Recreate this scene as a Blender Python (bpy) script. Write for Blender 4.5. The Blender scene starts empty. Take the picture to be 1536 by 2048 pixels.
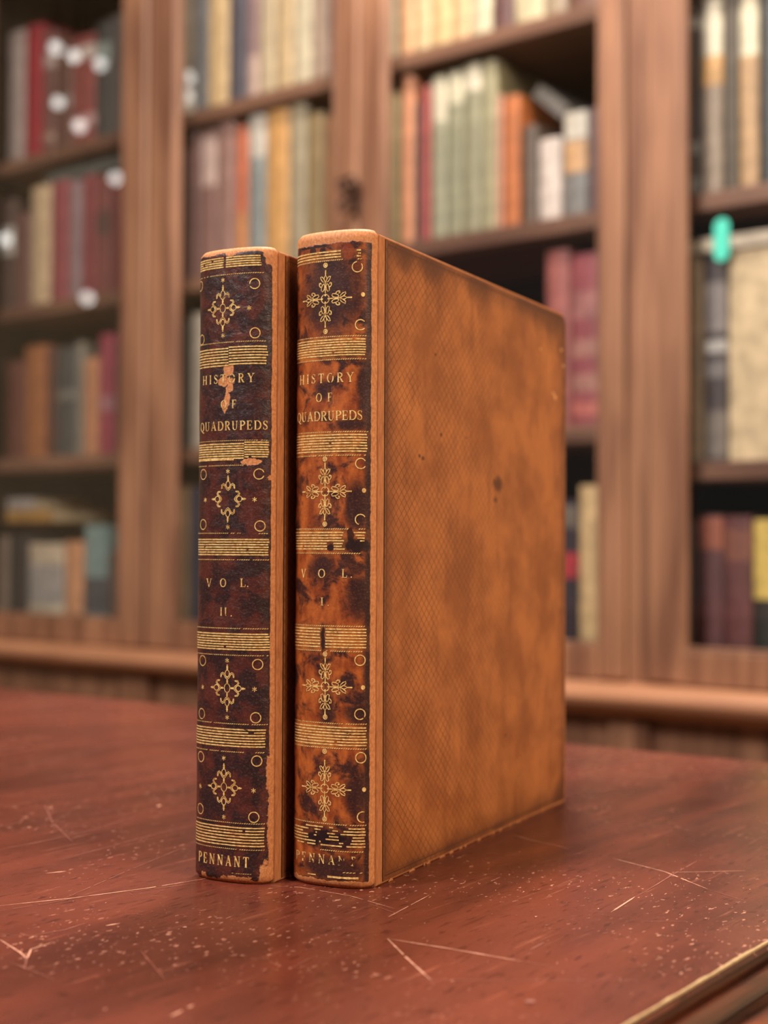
import bpy, bmesh, math, random
from mathutils import Vector, Matrix

random.seed(7)
sc = bpy.context.scene
COL = sc.collection

def lin(c):
    return tuple(((v / 255) / 12.92 if v <= 10 else (((v / 255) + .055) / 1.055) ** 2.4) for v in c)

# ------------------------------------------------------------------ camera, world, lights, exposure
FPX = 2833.6
PITCH, ROLL = 0.02622, 0.00463
TABLE_Z = 0.75
CAM = Vector((0, 0, TABLE_Z + 0.13885))
_r = Vector((1, 0, 0)); _u = Vector((0, -math.sin(PITCH), math.cos(PITCH))); FW = Vector((0, math.cos(PITCH), math.sin(PITCH)))
RT = _r * math.cos(ROLL) + _u * math.sin(ROLL)
UP = -_r * math.sin(ROLL) + _u * math.cos(ROLL)
cam = bpy.data.cameras.new('camera')
cam.sensor_fit = 'VERTICAL'; cam.sensor_height = 36; cam.sensor_width = 27
cam.lens = FPX / 2048 * 36
cam.clip_start = 0.02; cam.clip_end = 50
cam.dof.use_dof = True
cam.dof.focus_distance = 0.570
cam.dof.aperture_fstop = 6.7
camo = bpy.data.objects.new('camera', cam); COL.objects.link(camo)
M = Matrix((RT, UP, -FW)).transposed().to_4x4(); M.translation = CAM
camo.matrix_world = M
sc.camera = camo

w = bpy.data.worlds.new('world'); sc.world = w; w.use_nodes = True
w.node_tree.nodes['Background'].inputs[0].default_value = (1.0, .90, .82, 1)
w.node_tree.nodes['Background'].inputs[1].default_value = 0.12

def area(name, loc, target, size, power, color):
    l = bpy.data.lights.new(name, 'AREA'); l.shape = 'DISK'; l.size = size; l.energy = power; l.color = color
    o = bpy.data.objects.new(name, l); COL.objects.link(o); o.location = loc
    o.rotation_euler = (Vector(target) - Vector(loc)).to_track_quat('-Z', 'Y').to_euler()
    return o
area('ceiling_lamp_over_aisle', (0.12, 1.62, 2.72), (0.1, 1.3, 0), 0.32, 66, (1, .91, .80))
area('ceiling_lamp_right', (1.5, -0.9, 2.6), (0.0, 0.7, .9), 0.55, 72, (1, .84, .66))
area('ceiling_lamp_left', (-1.3, 0.0, 2.7), (-.3, 1.6, 1.0), 0.6, 82, (1, .94, .88))

sc.view_settings.view_transform = 'Standard'
sc.view_settings.look = 'None'
sc.view_settings.gamma = 1
sc.view_settings.use_curve_mapping = False
sc.view_settings.exposure = 0.0
sc.cycles.use_denoising = True
sc.cycles.max_bounces = 8
sc.cycles.transparent_max_bounces = 16
sc.cycles.caustics_reflective = False
sc.cycles.caustics_refractive = False
sc.cycles.sample_clamp_indirect = 8

# ------------------------------------------------------------------ helpers
def ray(x, y):
    return FW + RT * ((x - 768) / FPX) - UP * ((y - 1024) / FPX)

def on_table(x, y):
    d = ray(x, y); t = (TABLE_Z - CAM.z) / d.z
    return CAM + d * t

def link(o, parent=None):
    COL.objects.link(o)
    if parent: o.parent = parent
    return o

def empty(name, loc, rz, label, cat, group=None, parent=None):
    o = bpy.data.objects.new(name, None); link(o, parent)
    o.empty_display_size = .02
    o.location = loc; o.rotation_euler = (0, 0, rz)
    if label: o['label'] = label; o['category'] = cat
    if group: o['group'] = group
    return o

def mesh(name, verts, faces, mat, parent=None, smooth=False, mats=None, idx=None):
    me = bpy.data.meshes.new(name)
    me.from_pydata([tuple(v) for v in verts], [], faces); me.update()
    for m in (mats or [mat]): me.materials.append(m)
    if idx: me.polygons.foreach_set('material_index', idx)
    if smooth: me.polygons.foreach_set('use_smooth', [True] * len(me.polygons))
    o = bpy.data.objects.new(name, me); link(o, parent)
    return o

def bm_obj(name, bm, mat, parent=None, smooth=False, mats=None):
    me = bpy.data.meshes.new(name); bmesh.ops.recalc_face_normals(bm, faces=bm.faces[:]); bm.to_mesh(me); bm.free()
    for m in (mats or [mat]): me.materials.append(m)
    if smooth: me.polygons.foreach_set('use_smooth', [True] * len(me.polygons))
    o = bpy.data.objects.new(name, me); link(o, parent)
    return o

def add_box(bm, x0, x1, y0, y1, z0, z1, bev=0.0, seg=2):
    r = bmesh.ops.create_cube(bm, size=1)
    vs = r['verts']
    for v in vs:
        v.co = Vector(((x0 + x1) / 2 + v.co.x * (x1 - x0), (y0 + y1) / 2 + v.co.y * (y1 - y0), (z0 + z1) / 2 + v.co.z * (z1 - z0)))
    if bev > 0:
        es = list({e for v in vs for e in v.link_edges})
        bmesh.ops.bevel(bm, geom=es, offset=bev, segments=seg, affect='EDGES', profile=.5, clamp_overlap=True)

def box(name, x0, x1, y0, y1, z0, z1, mat, parent=None, bev=0.0, seg=2):
    bm = bmesh.new(); add_box(bm, x0, x1, y0, y1, z0, z1, bev, seg)
    return bm_obj(name, bm, mat, parent)

def extrude_profile(name, pts, axis_from, axis_to, mat, parent=None, smooth=False, place=None):
    """closed 2-D profile swept from a to b; place(p, t) -> 3-D point"""
    n = len(pts); vs = [place(p, axis_from) for p in pts] + [place(p, axis_to) for p in pts]
    fs = [(i, (i + 1) % n, n + (i + 1) % n, n + i) for i in range(n)] + [tuple(range(n))[::-1], tuple(range(n, 2 * n))]
    bm = bmesh.new(); bv = [bm.verts.new(v) for v in vs]
    for f in fs: bm.faces.new([bv[i] for i in f])
    return bm_obj(name, bm, mat, parent, smooth)

# ------------------------------------------------------------------ material helpers
class NT:
    def __init__(self, name):
        self.m = bpy.data.materials.new(name); self.m.use_nodes = True
        self.t = self.m.node_tree; self.b = self.t.nodes['Principled BSDF']; self.out = self.t.nodes['Material Output']
    def n(self, typ, **kw):
        nd = self.t.nodes.new(typ)
        for k, v in kw.items():
            if k == 'ins':
                for a, b in v.items():
                    self.set(nd.inputs[a], b)
            else: setattr(nd, k, v)
        return nd
    def set(self, sock, v):
        if isinstance(v, bpy.types.NodeSocket): self.t.links.new(v, sock)
        else: sock.default_value = v
    def math(self, op, a, b=0.0, c=None, clamp=False):
        nd = self.n('ShaderNodeMath', operation=op, use_clamp=clamp)
        self.set(nd.inputs[0], a); self.set(nd.inputs[1], b)
        if c is not None: self.set(nd.inputs[2], c)
        return nd.outputs[0]
    def sstep(self, v, lo, hi, inv=False):
        nd = self.n('ShaderNodeMapRange', interpolation_type='SMOOTHSTEP')
        self.set(nd.inputs[0], v); self.set(nd.inputs[1], lo); self.set(nd.inputs[2], hi)
        nd.inputs[3].default_value = 1.0 if inv else 0.0; nd.inputs[4].default_value = 0.0 if inv else 1.0
        return nd.outputs[0]
    def mix(self, f, a, b, blend='MIX'):
        nd = self.n('ShaderNodeMix', data_type='RGBA', blend_type=blend)
        self.set(nd.inputs[0], f)
        for s, v in ((nd.inputs[6], a), (nd.inputs[7], b)):
            self.set(s, (*v, 1) if isinstance(v, tuple) and len(v) == 3 else v)
        return nd.outputs[2]
    def noise(self, vec, scale, detail=4, rough=.55, dist=0.0):
        nd = self.n('ShaderNodeTexNoise')
        if vec is not None: self.t.links.new(vec, nd.inputs['Vector'])
        nd.inputs['Scale'].default_value = scale; nd.inputs['Detail'].default_value = detail
        nd.inputs['Roughness'].default_value = rough; nd.inputs['Distortion'].default_value = dist
        return nd.outputs[0]
    def mapping(self, vec, scale=(1, 1, 1), rot=(0, 0, 0), loc=(0, 0, 0)):
        nd = self.n('ShaderNodeMapping'); self.t.links.new(vec, nd.inputs[0])
        nd.inputs['Scale'].default_value = scale; nd.inputs['Rotation'].default_value = rot; nd.inputs['Location'].default_value = loc
        return nd.outputs[0]
    def obj(self): return self.n('ShaderNodeTexCoord').outputs['Object']
    def uv(self): return self.n('ShaderNodeTexCoord').outputs['UV']
    def bump(self, h, strength=.3, dist=.001):
        nd = self.n('ShaderNodeBump'); nd.inputs['Strength'].default_value = strength; nd.inputs['Distance'].default_value = dist
        self.t.links.new(h, nd.inputs['Height']); self.t.links.new(nd.outputs[0], self.b.inputs['Normal'])
    def base(self, v, rough=.5, metal=0.0, spec=.5):
        self.set(self.b.inputs['Base Color'], (*v, 1) if isinstance(v, tuple) and len(v) == 3 else v)
        self.set(self.b.inputs['Roughness'], rough); self.set(self.b.inputs['Metallic'], metal)
        self.set(self.b.inputs['Specular IOR Level'], spec)

def wood(name, c1, c2, stretch, rough=.45, scale=30, spec=.4):
    k = NT(name); v = k.mapping(k.obj(), scale=stretch)
    f = k.noise(v, scale, 5, .6, .6); g = k.noise(k.obj(), 3.0, 2)
    f = k.math('ADD', k.math('MULTIPLY', f, .75), k.math('MULTIPLY', g, .25))
    k.base(k.mix(k.sstep(f, .35, .65), lin(c1), lin(c2)), rough, 0, spec)
    k.bump(f, .15, .0006)
    return k.m

def plain(name, c, rough=.5, metal=0.0, spec=.4, mott=.12, scale=60, gain=1.0):
    k = NT(name); f = k.noise(k.obj(), scale, 3)
    d = tuple(x * gain * (1 - mott * 2) for x in lin(c)); l = tuple(min(1, x * gain * (1 + mott)) for x in lin(c))
    k.base(k.mix(k.sstep(f, .3, .7), d, l), rough, metal, spec)
    return k.m

# ------------------------------------------------------------------ room shell
FLOOR = wood('floor_boards', (92, 62, 42), (120, 84, 58), (1, 14, 1), .4, 6)
PLASTER = plain('wall_plaster', (196, 178, 150), .9, 0, .2, .04, 8)
CEIL = plain('ceiling_plaster', (214, 204, 186), .9, 0, .2, .03, 8)
TH = 0.67429
BO = Vector((0, 2.3, 0)); SX = Vector((math.cos(TH), -math.sin(TH), 0)); DX = Vector((math.sin(TH), math.cos(TH), 0))
def bk(s, d, z): return BO + SX * s + DX * d + Vector((0, 0, z))
def bk_px(x, y, d):
    """pixel -> (s, z) on the plane at depth d of the bookcase frame"""
    D = ray(x, y); c = CAM - BO
    t = (d - c.dot(DX)) / D.dot(DX)
    p = CAM + D * t
    return (p - BO).dot(SX), p.z

def structure(o):
    o['kind'] = 'structure'; return o
def slab(name, s0, s1, d0, d1, z0, z1, mat):
    vs = [bk(s, d, z) for z in (z0, z1) for d in (d0, d1) for s in (s0, s1)]
    fs = [(0, 2, 3, 1), (4, 5, 7, 6), (0, 1, 5, 4), (2, 6, 7, 3), (0, 4, 6, 2), (1, 3, 7, 5)]
    return structure(mesh(name, vs, fs, mat))
slab('floor', -3.2, 3.6, -4.2, .55, -.1, 0, FLOOR)
slab('ceiling', -3.2, 3.6, -4.2, .55, 3.0, 3.1, CEIL)
slab('wall_back', -3.2, 3.6, .41, .55, 0, 3.0, PLASTER)
slab('wall_left', -3.32, -3.2, -4.2, .55, 0, 3.0, PLASTER)
slab('wall_right', 3.6, 3.72, -4.2, .55, 0, 3.0, PLASTER)

# ------------------------------------------------------------------ table
TT = 0.63666
TO = Vector((0, 1.1195, 0)); TX = Vector((math.cos(TT), -math.sin(TT), 0)); TY = Vector((math.sin(TT), math.cos(TT), 0))
def tloc(p):
    q = p - TO; return q.dot(TX), q.dot(TY)
re_pts = [tloc(on_table(x, y)) for x, y in ((1284, 2048), (1440, 1937), (1536, 1871))]
RX = sum(p[0] for p in re_pts) / 3                       # right edge of the top, table frame
LX = RX - 1.75; NY = -1.02
table = empty('table', (TO.x, TO.y, 0), -TT, 'scratched red-brown wooden library table carrying the two old leather volumes', 'table')

k = NT('table_varnish')
o = k.obj()
g = k.noise(k.mapping(o, scale=(1, .10, 1)), 260, 4, .6)
g2 = k.noise(k.mapping(o, scale=(1, .16, 1)), 40, 4, .6, .4)
big = k.noise(o, 5, 3)
c = k.mix(k.sstep(g2, .3, .7), lin((70, 30, 22)), lin((96, 44, 32)))
c = k.mix(k.math('MULTIPLY', k.sstep(big, .4, .68), .45), c, lin((116, 58, 45)))
pore = k.noise(k.mapping(o, scale=(1, .22, 1)), 420, 2, .5)
pm = k.sstep(pore, .60, .68)
c = k.mix(k.math('MULTIPLY', pm, .65), c, lin((50, 19, 14)))
st = k.noise(k.mapping(o, scale=(1, .07, 1)), 240, 3, .65)
c = k.mix(k.math('MULTIPLY', k.sstep(st, .60, .72), .4), c, lin((150, 88, 68)))
c = k.mix(k.math('MULTIPLY', k.sstep(st, .28, .40, True), .5), c, lin((60, 22, 16)))
fl = k.noise(k.mapping(o, scale=(1, .45, 1)), 420, 2, .6)
zone = k.sstep(k.noise(o, 9, 2), .42, .62)
fm = k.math('MULTIPLY', k.sstep(fl, .63, .69), zone)
c = k.mix(k.math('MULTIPLY', fm, .75), c, lin((196, 140, 118)))
rg = k.math('ADD', .15, k.math('MULTIPLY', k.noise(o, 14, 4), .22))
k.base(c, rg, 0, .38)
k.bump(k.math('ADD', k.math('MULTIPLY', g, .6), k.math('MULTIPLY', pm, -.6)), .12, .0006)
TABLE = k.m
SCR = plain('scratch_bare_wood', (190, 136, 114), .7, 0, .2)
SCRD = plain('scratch_faint', (130, 76, 62), .6, 0, .3)
EDGE = wood('table_moulding', (38, 17, 11), (122, 58, 33), (1, .08, 1), .2, 60, .5)
WORN = plain('worn_edge', (166, 138, 100), .7, 0, .2, .1, 200)

tv, tf, ti = [], [], []
def tquad(pts, mi):
    b = len(tv); tv.extend(pts); tf.append(tuple(range(b, b + len(pts)))); ti.append(mi)
# slab: top with thin sides
zt, zb = TABLE_Z, TABLE_Z - .0032
tquad([(LX, NY, zt), (RX, NY, zt), (RX, 0, zt), (LX, 0, zt)], 0)
tquad([(LX, NY, zb), (LX, 0, zb), (RX, 0, zb), (RX, NY, zb)], 0)
tquad([(LX, NY, zb), (RX, NY, zb), (RX, NY, zt), (LX, NY, zt)], 0)
tquad([(RX, 0, zb), (LX, 0, zb), (LX, 0, zt), (RX, 0, zt)], 0)
tquad([(LX, 0, zb), (LX, NY, zb), (LX, NY, zt), (LX, 0, zt)], 0)
tquad([(RX, NY, zb), (RX, 0, zb), (RX, 0, zt), (RX, NY, zt)], 0)
# worn arris along the right edge: ragged pale strip
n = 160; prev = None
for i in range(n + 1):
    y = NY + (0 - NY) * i / n
    wd = .0004 + .0009 * random.random()
    cur = (y, wd)
    if prev:
        (y0, w0), (y1, w1) = prev, cur
        tquad([(RX - w0, y0, zt + .0001), (RX + .0002, y0, zt + .0001), (RX + .0002, y1, zt + .0001), (RX - w1, y1, zt + .0001)], 3)
        tquad([(RX + .0002, y0, zt + .0001), (RX + .0003, y0, zt - .0006), (RX + .0003, y1, zt - .0006), (RX + .0002, y1, zt + .0001)], 3)
    prev = cur
def scratch(px, wpx, mi, jit=.6):
    """polyline in photo pixels -> ragged thin strip of bare wood on the top"""
    P = [tloc(on_table(*p)) for p in px]
    pts = []
    for (a, b) in zip(P, P[1:]):
        L = math.hypot(b[0] - a[0], b[1] - a[1]); m = max(2, int(L / .0025))
        for i in range(m): pts.append((a[0] + (b[0] - a[0]) * i / m, a[1] + (b[1] - a[1]) * i / m))
    pts.append(P[-1]); N = len(pts)
    zz = zt + .00012 + random.random() * .00003
    last = None
    for i, (x, y) in enumerate(pts):
        a = pts[max(0, i - 1)]; b = pts[min(N - 1, i + 1)]
        dx, dy = b[0] - a[0], b[1] - a[1]; L = math.hypot(dx, dy) or 1
        taper = min(1, 4 * min(i, N - 1 - i) / N + .25)
        hw = wpx * .00018 * .5 * taper * (1 - jit * random.random())
        cur = ((x - dy / L * hw, y + dx / L * hw, zz), (x + dy / L * hw, y - dx / L * hw, zz))
        if last and random.random() > .06 * jit: tquad([last[1], cur[1], cur[0], last[0]], mi)
        last = cur
S = [
 ([(775, 1878), (815, 1918), (862, 1961)], 5.5, 1), ([(775, 1878), (900, 1898), (1042, 1923)], 4.5, 1), ([(1042, 1923), (1112, 1936)], 3, 2),
 ([(1020, 1669), (1060, 1680), (1140, 1698)], 3.5, 1), ([(1225, 1717), (1330, 1744), (1416, 1779)], 4.5, 1), ([(1416, 1779), (1492, 1803)], 2.5, 2),
 ([(1222, 1825), (1270, 1794)], 5, 1), ([(1280, 1790), (1340, 1753), (1395, 1722)], 4, 2), ([(1350, 1745), (1420, 1744), (1490, 1742)], 3.2, 1),
 ([(0, 1812), (150, 1796), (300, 1776), (415, 1757)], 5, 1), ([(0, 1822), (90, 1808), (200, 1788)], 3, 2), ([(250, 1786), (400, 1766)], 2.5, 2),
 ([(90, 1612), (105, 1645), (145, 1684)], 4, 2), ([(0, 1880), (40, 1905), (54, 1918), (62, 1899), (110, 1884)], 4, 1), ([(54, 1918), (48, 1940)], 3, 2),
 ([(0, 1868), (60, 1872), (130, 1860), (175, 1845)], 3, 2), ([(212, 1852), (240, 1847)], 9, 1), ([(340, 2034), (388, 2010)], 7, 1), ([(92, 1747), (132, 1743)], 9, 1),
 ([(0, 1546), (180, 1502), (390, 1452)], 8, 2), ([(120, 1720), (300, 1672), (390, 1650)], 4, 2), ([(540, 1772), (600, 1775), (700, 1792), (790, 1818)], 3, 1),
 ([(770, 1838), (860, 1790)], 3, 1), ([(740, 1809), (800, 1830)], 2.5, 2), ([(1280, 1843), (1380, 1843)], 2.5, 2), ([(480, 1790), (560, 1775)], 3, 2),
 ([(100, 1810), (260, 1740), (380, 1690)], 3, 2), ([(585, 1935), (625, 1915)], 4, 2), ([(280, 1900), (330, 1960)], 3, 2), ([(940, 1745), (1010, 1752)], 3, 2),
 ([(0, 1700), (160, 1668), (280, 1630)], 4, 2), ([(1060, 1900), (1100, 1880)], 4, 2), ([(760, 1958), (1000, 1962), (1300, 1960)], 2, 2), ([(20, 1925), (110, 1960)], 3, 2)]
for px, wd, mi in S: scratch(px, wd, mi)
flecks = [(1060, 2004, 16, 2), (1075, 2030, 9, 2), (370, 1855, 9, 1), (1093, 1851, 9, 2), (1336, 1893, 5, 1), (318, 1612, 13, 1), (1345, 1622, 11, 2), (1318, 1583, 9, 2),
          (1260, 1655, 8, 2), (1245, 1652, 7, 2), (1072, 1834, 6, 1), (1197, 1818, 5, 1), (1412, 1652, 7, 2), (180, 1882, 6, 2), (200, 1890, 5, 2)]
clus = [(random.uniform(0, 520), random.uniform(1640, 1960)) for _ in range(26)] + [(random.uniform(520, 1480), random.uniform(1700, 2030)) for _ in range(26)] + [(770, 1830), (790, 1850), (1040, 1930), (1080, 1840), (150, 1880), (190, 1885), (1330, 1890)]
for i in range(1400):
    cx, cy = random.choice(clus)
    x, y = (random.gauss(cx, 60), random.gauss(cy, 22)) if i % 3 else (random.uniform(0, 1500), random.uniform(1600, 2048))
    if not (-10 < x < 1530 and 1560 < y < 2060): continue
    flecks.append((x, y, random.choice((.9, 1.1, 1.3, 1.6, 2, 2.4)), random.choice((1, 2, 2, 2))))
for (x, y, r, mi) in flecks:
    p = on_table(x, y); X, Y = tloc(p)
    if X > RX - .004: continue
    a = r * .00009 * random.uniform(.8, 1.2); b = a * random.choice((1.3, 2, 3, 4, 6, 9)); th = random.gauss(0, .5)
    if b > 4 * a: a *= .6
    if r > 5: b = a * 1.6
    pts = []
    for q in range(7):
        an = q / 7 * 2 * math.pi; rr = random.uniform(.5, 1.2)
        ex, ey = a * rr * math.cos(an), b * rr * math.sin(an)
        pts.append((X + ex * math.cos(th) - ey * math.sin(th), Y + ex * math.sin(th) + ey * math.cos(th), zt + .00018))
    tquad(pts, mi)
top = mesh('tabletop', tv, tf, None, table, mats=[TABLE, SCR, SCRD, WORN], idx=ti)

# moulded edge below the top, all round (profile: outward offset, height)
prof = [(-.03, -.0034), (-.0012, -.0034), (-.0012, -.0060), (.0010, -.0064), (.0038, -.0068), (.0060, -.0080), (.0072, -.0098), (.0072, -.0116), (.0060, -.0134), (.0056, -.0150), (.0084, -.0154),
        (.0112, -.0162), (.0134, -.0178), (.0144, -.0200), (.0142, -.0225), (.0126, -.0246), (.0110, -.0255), (.0110, -.0400), (-.03, -.0400)]
loop = [(LX, NY, -1, -1), (RX, NY, 1, -1), (RX, 0, 1, 1), (LX, 0, -1, 1)]
bm = bmesh.new(); rings = []
for (x, y, ox, oy) in loop:
    rings.append([bm.verts.new((x + ox * a, y + oy * a, TABLE_Z + b)) for a, b in prof])
for i in range(4):
    A, B = rings[i], rings[(i + 1) % 4]
    for j in range(len(prof)):
        j2 = (j + 1) % len(prof)
        bm.faces.new([A[j], B[j], B[j2], A[j2]])
bm_obj('moulding', bm, EDGE, table)
DARKW = wood('table_frame_wood', (70, 34, 24), (104, 52, 36), (1, 1, .1), .4, 40)
bm = bmesh.new()
for (x0, x1, y0, y1) in ((LX + .07, RX - .07, -.09, -.07), (LX + .07, RX - .07, NY + .07, NY + .09), (LX + .07, LX + .09, NY + .09, -.09), (RX - .09, RX - .07, NY + .09, -.09)):
    add_box(bm, x0, x1, y0, y1, TABLE_Z - .13, TABLE_Z - .0402)
bm_obj('apron', bm, DARKW, table)
def turned_leg(x, y):
    zs = [(0, .022), (.03, .03), (.05, .022), (.12, .026), (.35, .036), (.42, .028), (.45, .04), (.47, .03), (.50, .045), (TABLE_Z - .13, .045), (TABLE_Z - .041, .045)]
    vs, fs = [], []; N = 20
    for z, r in zs:
        for i in range(N): vs.append((x + r * math.cos(i / N * 2 * math.pi), y + r * math.sin(i / N * 2 * math.pi), z))
    for j in range(len(zs) - 1):
        for i in range(N): fs.append((j * N + i, j * N + (i + 1) % N, (j + 1) * N + (i + 1) % N, (j + 1) * N + i))
    fs.append(tuple(range(N))[::-1]); fs.append(tuple(range((len(zs) - 1) * N, len(zs) * N)))
    mesh('leg', vs, fs, DARKW, table, True)
for x in (LX + .13, RX - .13):
    for y in (NY + .13, -.13): turned_leg(x, y)

# ------------------------------------------------------------------ the two old volumes
def vnoise(k, vec): return vec

def blob_mask(k, uvs, blobs, nz, amp, soft=.25):
    """soft union of ellipses (u, v, ru, rv) with edges broken by noise"""
    u, v = uvs; d = None
    for (cu, cv, ru, rv) in blobs:
        a = k.math('POWER', k.math('ABSOLUTE', k.math('DIVIDE', k.math('SUBTRACT', u, cu), ru)), 2.0)
        b = k.math('POWER', k.math('ABSOLUTE', k.math('DIVIDE', k.math('SUBTRACT', v, cv), rv)), 2.0)
        e = k.math('ADD', a, b)
        d = e if d is None else k.math('MINIMUM', d, e)
    d = k.math('ADD', d, k.math('MULTIPLY', k.math('SUBTRACT', nz, .5), amp))
    return k.sstep(d, 1 - soft, 1 + soft, True)

class OldBook:
    def __init__(self, name, corner_px, rot, T, Wd, H, bulge, label):
        self.T, self.W, self.H = T, Wd, H
        self.a = on_table(*corner_px); self.a.z = TABLE_Z
        self.ex = Vector((math.cos(rot), -math.sin(rot), 0)); self.ey = Vector((math.sin(rot), math.cos(rot), 0))
        self.root = empty(name, self.a, -rot, label, 'book', 'the two old volumes on the table')
        # spine outline in plan, left to right
        self.arc = []; N = 72; nn = 2.35
        for i in range(N + 1):
            th = math.pi - math.pi * i / N
            c, s_ = math.cos(th), math.sin(th)
            X = math.copysign(abs(c) ** (2 / nn), c); Y = max(0, s_) ** (2 / nn)
            self.arc.append((-T / 2 + (T / 2 - .0004) * X, .0010 - bulge * Y))
        self.len = [0]
        for p, q in zip(self.arc, self.arc[1:]): self.len.append(self.len[-1] + math.hypot(q[0] - p[0], q[1] - p[1]))
        self.L = self.len[-1]; self.SH = H + .0012
    def world(self, X, Y, z): return self.a + self.ex * X + self.ey * Y + Vector((0, 0, z))
    def at(self, u, v, off=0.0):
        u = min(max(u, 0), self.L); i = 0
        lo, hi = 0, len(self.len) - 1
        while hi - lo > 1:
            m = (lo + hi) // 2
            if self.len[m] <= u: lo = m
            else: hi = m
        f = (u - self.len[lo]) / (self.len[hi] - self.len[lo])
        p, q = self.arc[lo], self.arc[hi]
        nx, ny = (q[1] - p[1]), -(q[0] - p[0]); L = math.hypot(nx, ny)
        nx, ny = nx / L, ny / L
        off += .00006 * math.sin(v * 130 + u * 90) + .00005 * math.sin(v * 260 + u * 40)
        return (p[0] + (q[0] - p[0]) * f + nx * off, p[1] + (q[1] - p[1]) * f + ny * off, v)
    def px(self, x, y):
        """photo pixel -> (u, v) on the spine leather"""
        D = ray(x, y); best = None
        c = CAM - self.a; cx, cy = c.dot(self.ex), c.dot(self.ey); dx, dy = D.dot(self.ex), D.dot(self.ey)
        for i, (p, q) in enumerate(zip(self.arc, self.arc[1:])):
            ax, ay = q[0] - p[0], q[1] - p[1]
            den = dx * ay - dy * ax
            if abs(den) < 1e-12: continue
            t = ((p[0] - cx) * ay - (p[1] - cy) * ax) / den
            f = ((p[0] - cx) * dy - (p[1] - cy) * dx) / den
            if -1e-6 <= f <= 1 + 1e-6 and (best is None or t < best[0]):
                best = (t, self.len[i] + f * (self.len[i + 1] - self.len[i]))
        if best is None:
            u = 0.0 if (x < 768 and (self.w2px(0)[0] > x)) else self.L
            p = self.at(u, 0); t = (self.world(*p) - CAM).length / D.length
            return u, CAM.z + D.z * t - TABLE_Z
        return best[1], CAM.z + D.z * best[0] - TABLE_Z
    def w2px(self, u):
        q = self.world(*self.at(u, .13)) - CAM; d = q.dot(FW)
        return 768 + FPX * q.dot(RT) / d, 1024 - FPX * q.dot(UP) / d
    def side_px(self, x, y, X=0.0):
        """photo pixel -> (depth, height) on the right-hand board"""
        D = ray(x, y); c = CAM - self.a
        t = (X - c.dot(self.ex)) / D.dot(self.ex); p = CAM + D * t
        return (p - self.a).dot(self.ey), p.z - TABLE_Z

    def build(self, spine_mat, board_mat, panel_mat, page_mat):
        T, W_, H = self.T, self.W, self.H
        # --- spine: curved leather shell with UV in metres
        nv = 150; vs, fs, uvs = [], [], []
        N = len(self.arc)
        for j in range(nv + 1):
            v = self.SH * j / nv
            cap = 0.0
            e = min(v, self.SH - v)
            if e < .0022: cap = -.0016 * (1 - e / .0022) ** 2        # caps roll inwards
            for i in range(N):
                u = self.len[i]
                vs.append(self.at(u, v, cap)); uvs.append((u, v))
        for j in range(nv):
            for i in range(N - 1):
                fs.append((j * N + i, j * N + i + 1, (j + 1) * N + i + 1, (j + 1) * N + i))
        nb = len(vs)
        for j in range(nv + 1):
            v = self.SH * j / nv
            for i in range(N): vs.append(self.at(self.len[i], v, -.0020)); uvs.append((self.len[i], v))
        for j in range(nv):
            for i in range(N - 1):
                fs.append((nb + j * N + i, nb + (j + 1) * N + i, nb + (j + 1) * N + i + 1, nb + j * N + i + 1))
        for i in range(N - 1):
            fs.append((i + 1, i, nb + i, nb + i + 1)); a = nv * N
            fs.append((a + i, a + i + 1, nb + a + i + 1, nb + a + i))
        for j in range(nv):
            fs.append((j * N, (j + 1) * N, nb + (j + 1) * N, nb + j * N)); b = N - 1
            fs.append((j * N + b, nb + j * N + b, nb + (j + 1) * N + b, (j + 1) * N + b))
        sp = mesh('spine', vs, fs, spine_mat, self.root, True)
        lay = sp.data.uv_layers.new(name='UVMap')
        for l in sp.data.loops: lay.data[l.index].uv = uvs[l.vertex_index]
        self.spine = sp
        # --- boards with rounded fore-edge corners
        def board(name, X0, X1, mat):
            r = .0055; pts = []
            for (cy, cz, a0) in ((.0016, 0.0, None), (W_ - .0015, .0015, -90), (W_ - r, H - r, 0), (.0016, H, None)):
                if a0 is None: pts.append((cy, cz))
                else:
                    rr = r if cz > .1 else .0015
                    for q in range(7):
                        a = math.radians(a0 + 90 * q / 6); pts.append((cy + rr * math.cos(a), cz + rr * math.sin(a)))
            bm = bmesh.new()
            A = [bm.verts.new((X0, y, z)) for y, z in pts]; B = [bm.verts.new((X1, y, z)) for y, z in pts]; n = len(pts)
            bm.faces.new(A); bm.faces.new(B[::-1])
            for i in range(n): bm.faces.new([A[i], B[i], B[(i + 1) % n], A[(i + 1) % n]])
            es = [e for e in bm.edges if abs(e.verts[0].co.x - e.verts[1].co.x) < 1e-9]
            bmesh.ops.bevel(bm, geom=es, offset=.0009, segments=3, affect='EDGES', profile=.5, clamp_overlap=True)
            return bm_obj(name, bm, mat, self.root)
        rb = board('front_board', -.0032, 0, board_mat)
        board('back_board', -T, -T + .0032, board_mat)
        # patterned side panel glued on the board
        p0, p1, z0, z1 = self.panel
        r = .0050; pts = [(p0, z0), (p1 - .001, z0)]
        for q in range(7):
            a = math.radians(90 * q / 6); pts.append((p1 - r + r * math.cos(a), z1 - r + r * math.sin(a)))
        pts.append((p0, z1))
        n = len(pts); vs = [(.00022, y, z) for y, z in pts] + [(-.0001, y, z) for y, z in pts]
        fs = [tuple(range(n)), tuple(range(n, 2 * n))[::-1]] + [(i, n + i, n + (i + 1) % n, (i + 1) % n) for i in range(n)]
        pn = mesh('side_panel', vs, fs, panel_mat, self.root)
        lay = pn.data.uv_layers.new(name='UVMap')
        for l in pn.data.loops:
            co = pn.data.vertices[l.vertex_index].co; lay.data[l.index].uv = (co.y, co.z)
        # worn flecks of board showing along the bottom edge
        vs, fs = [], []
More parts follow.
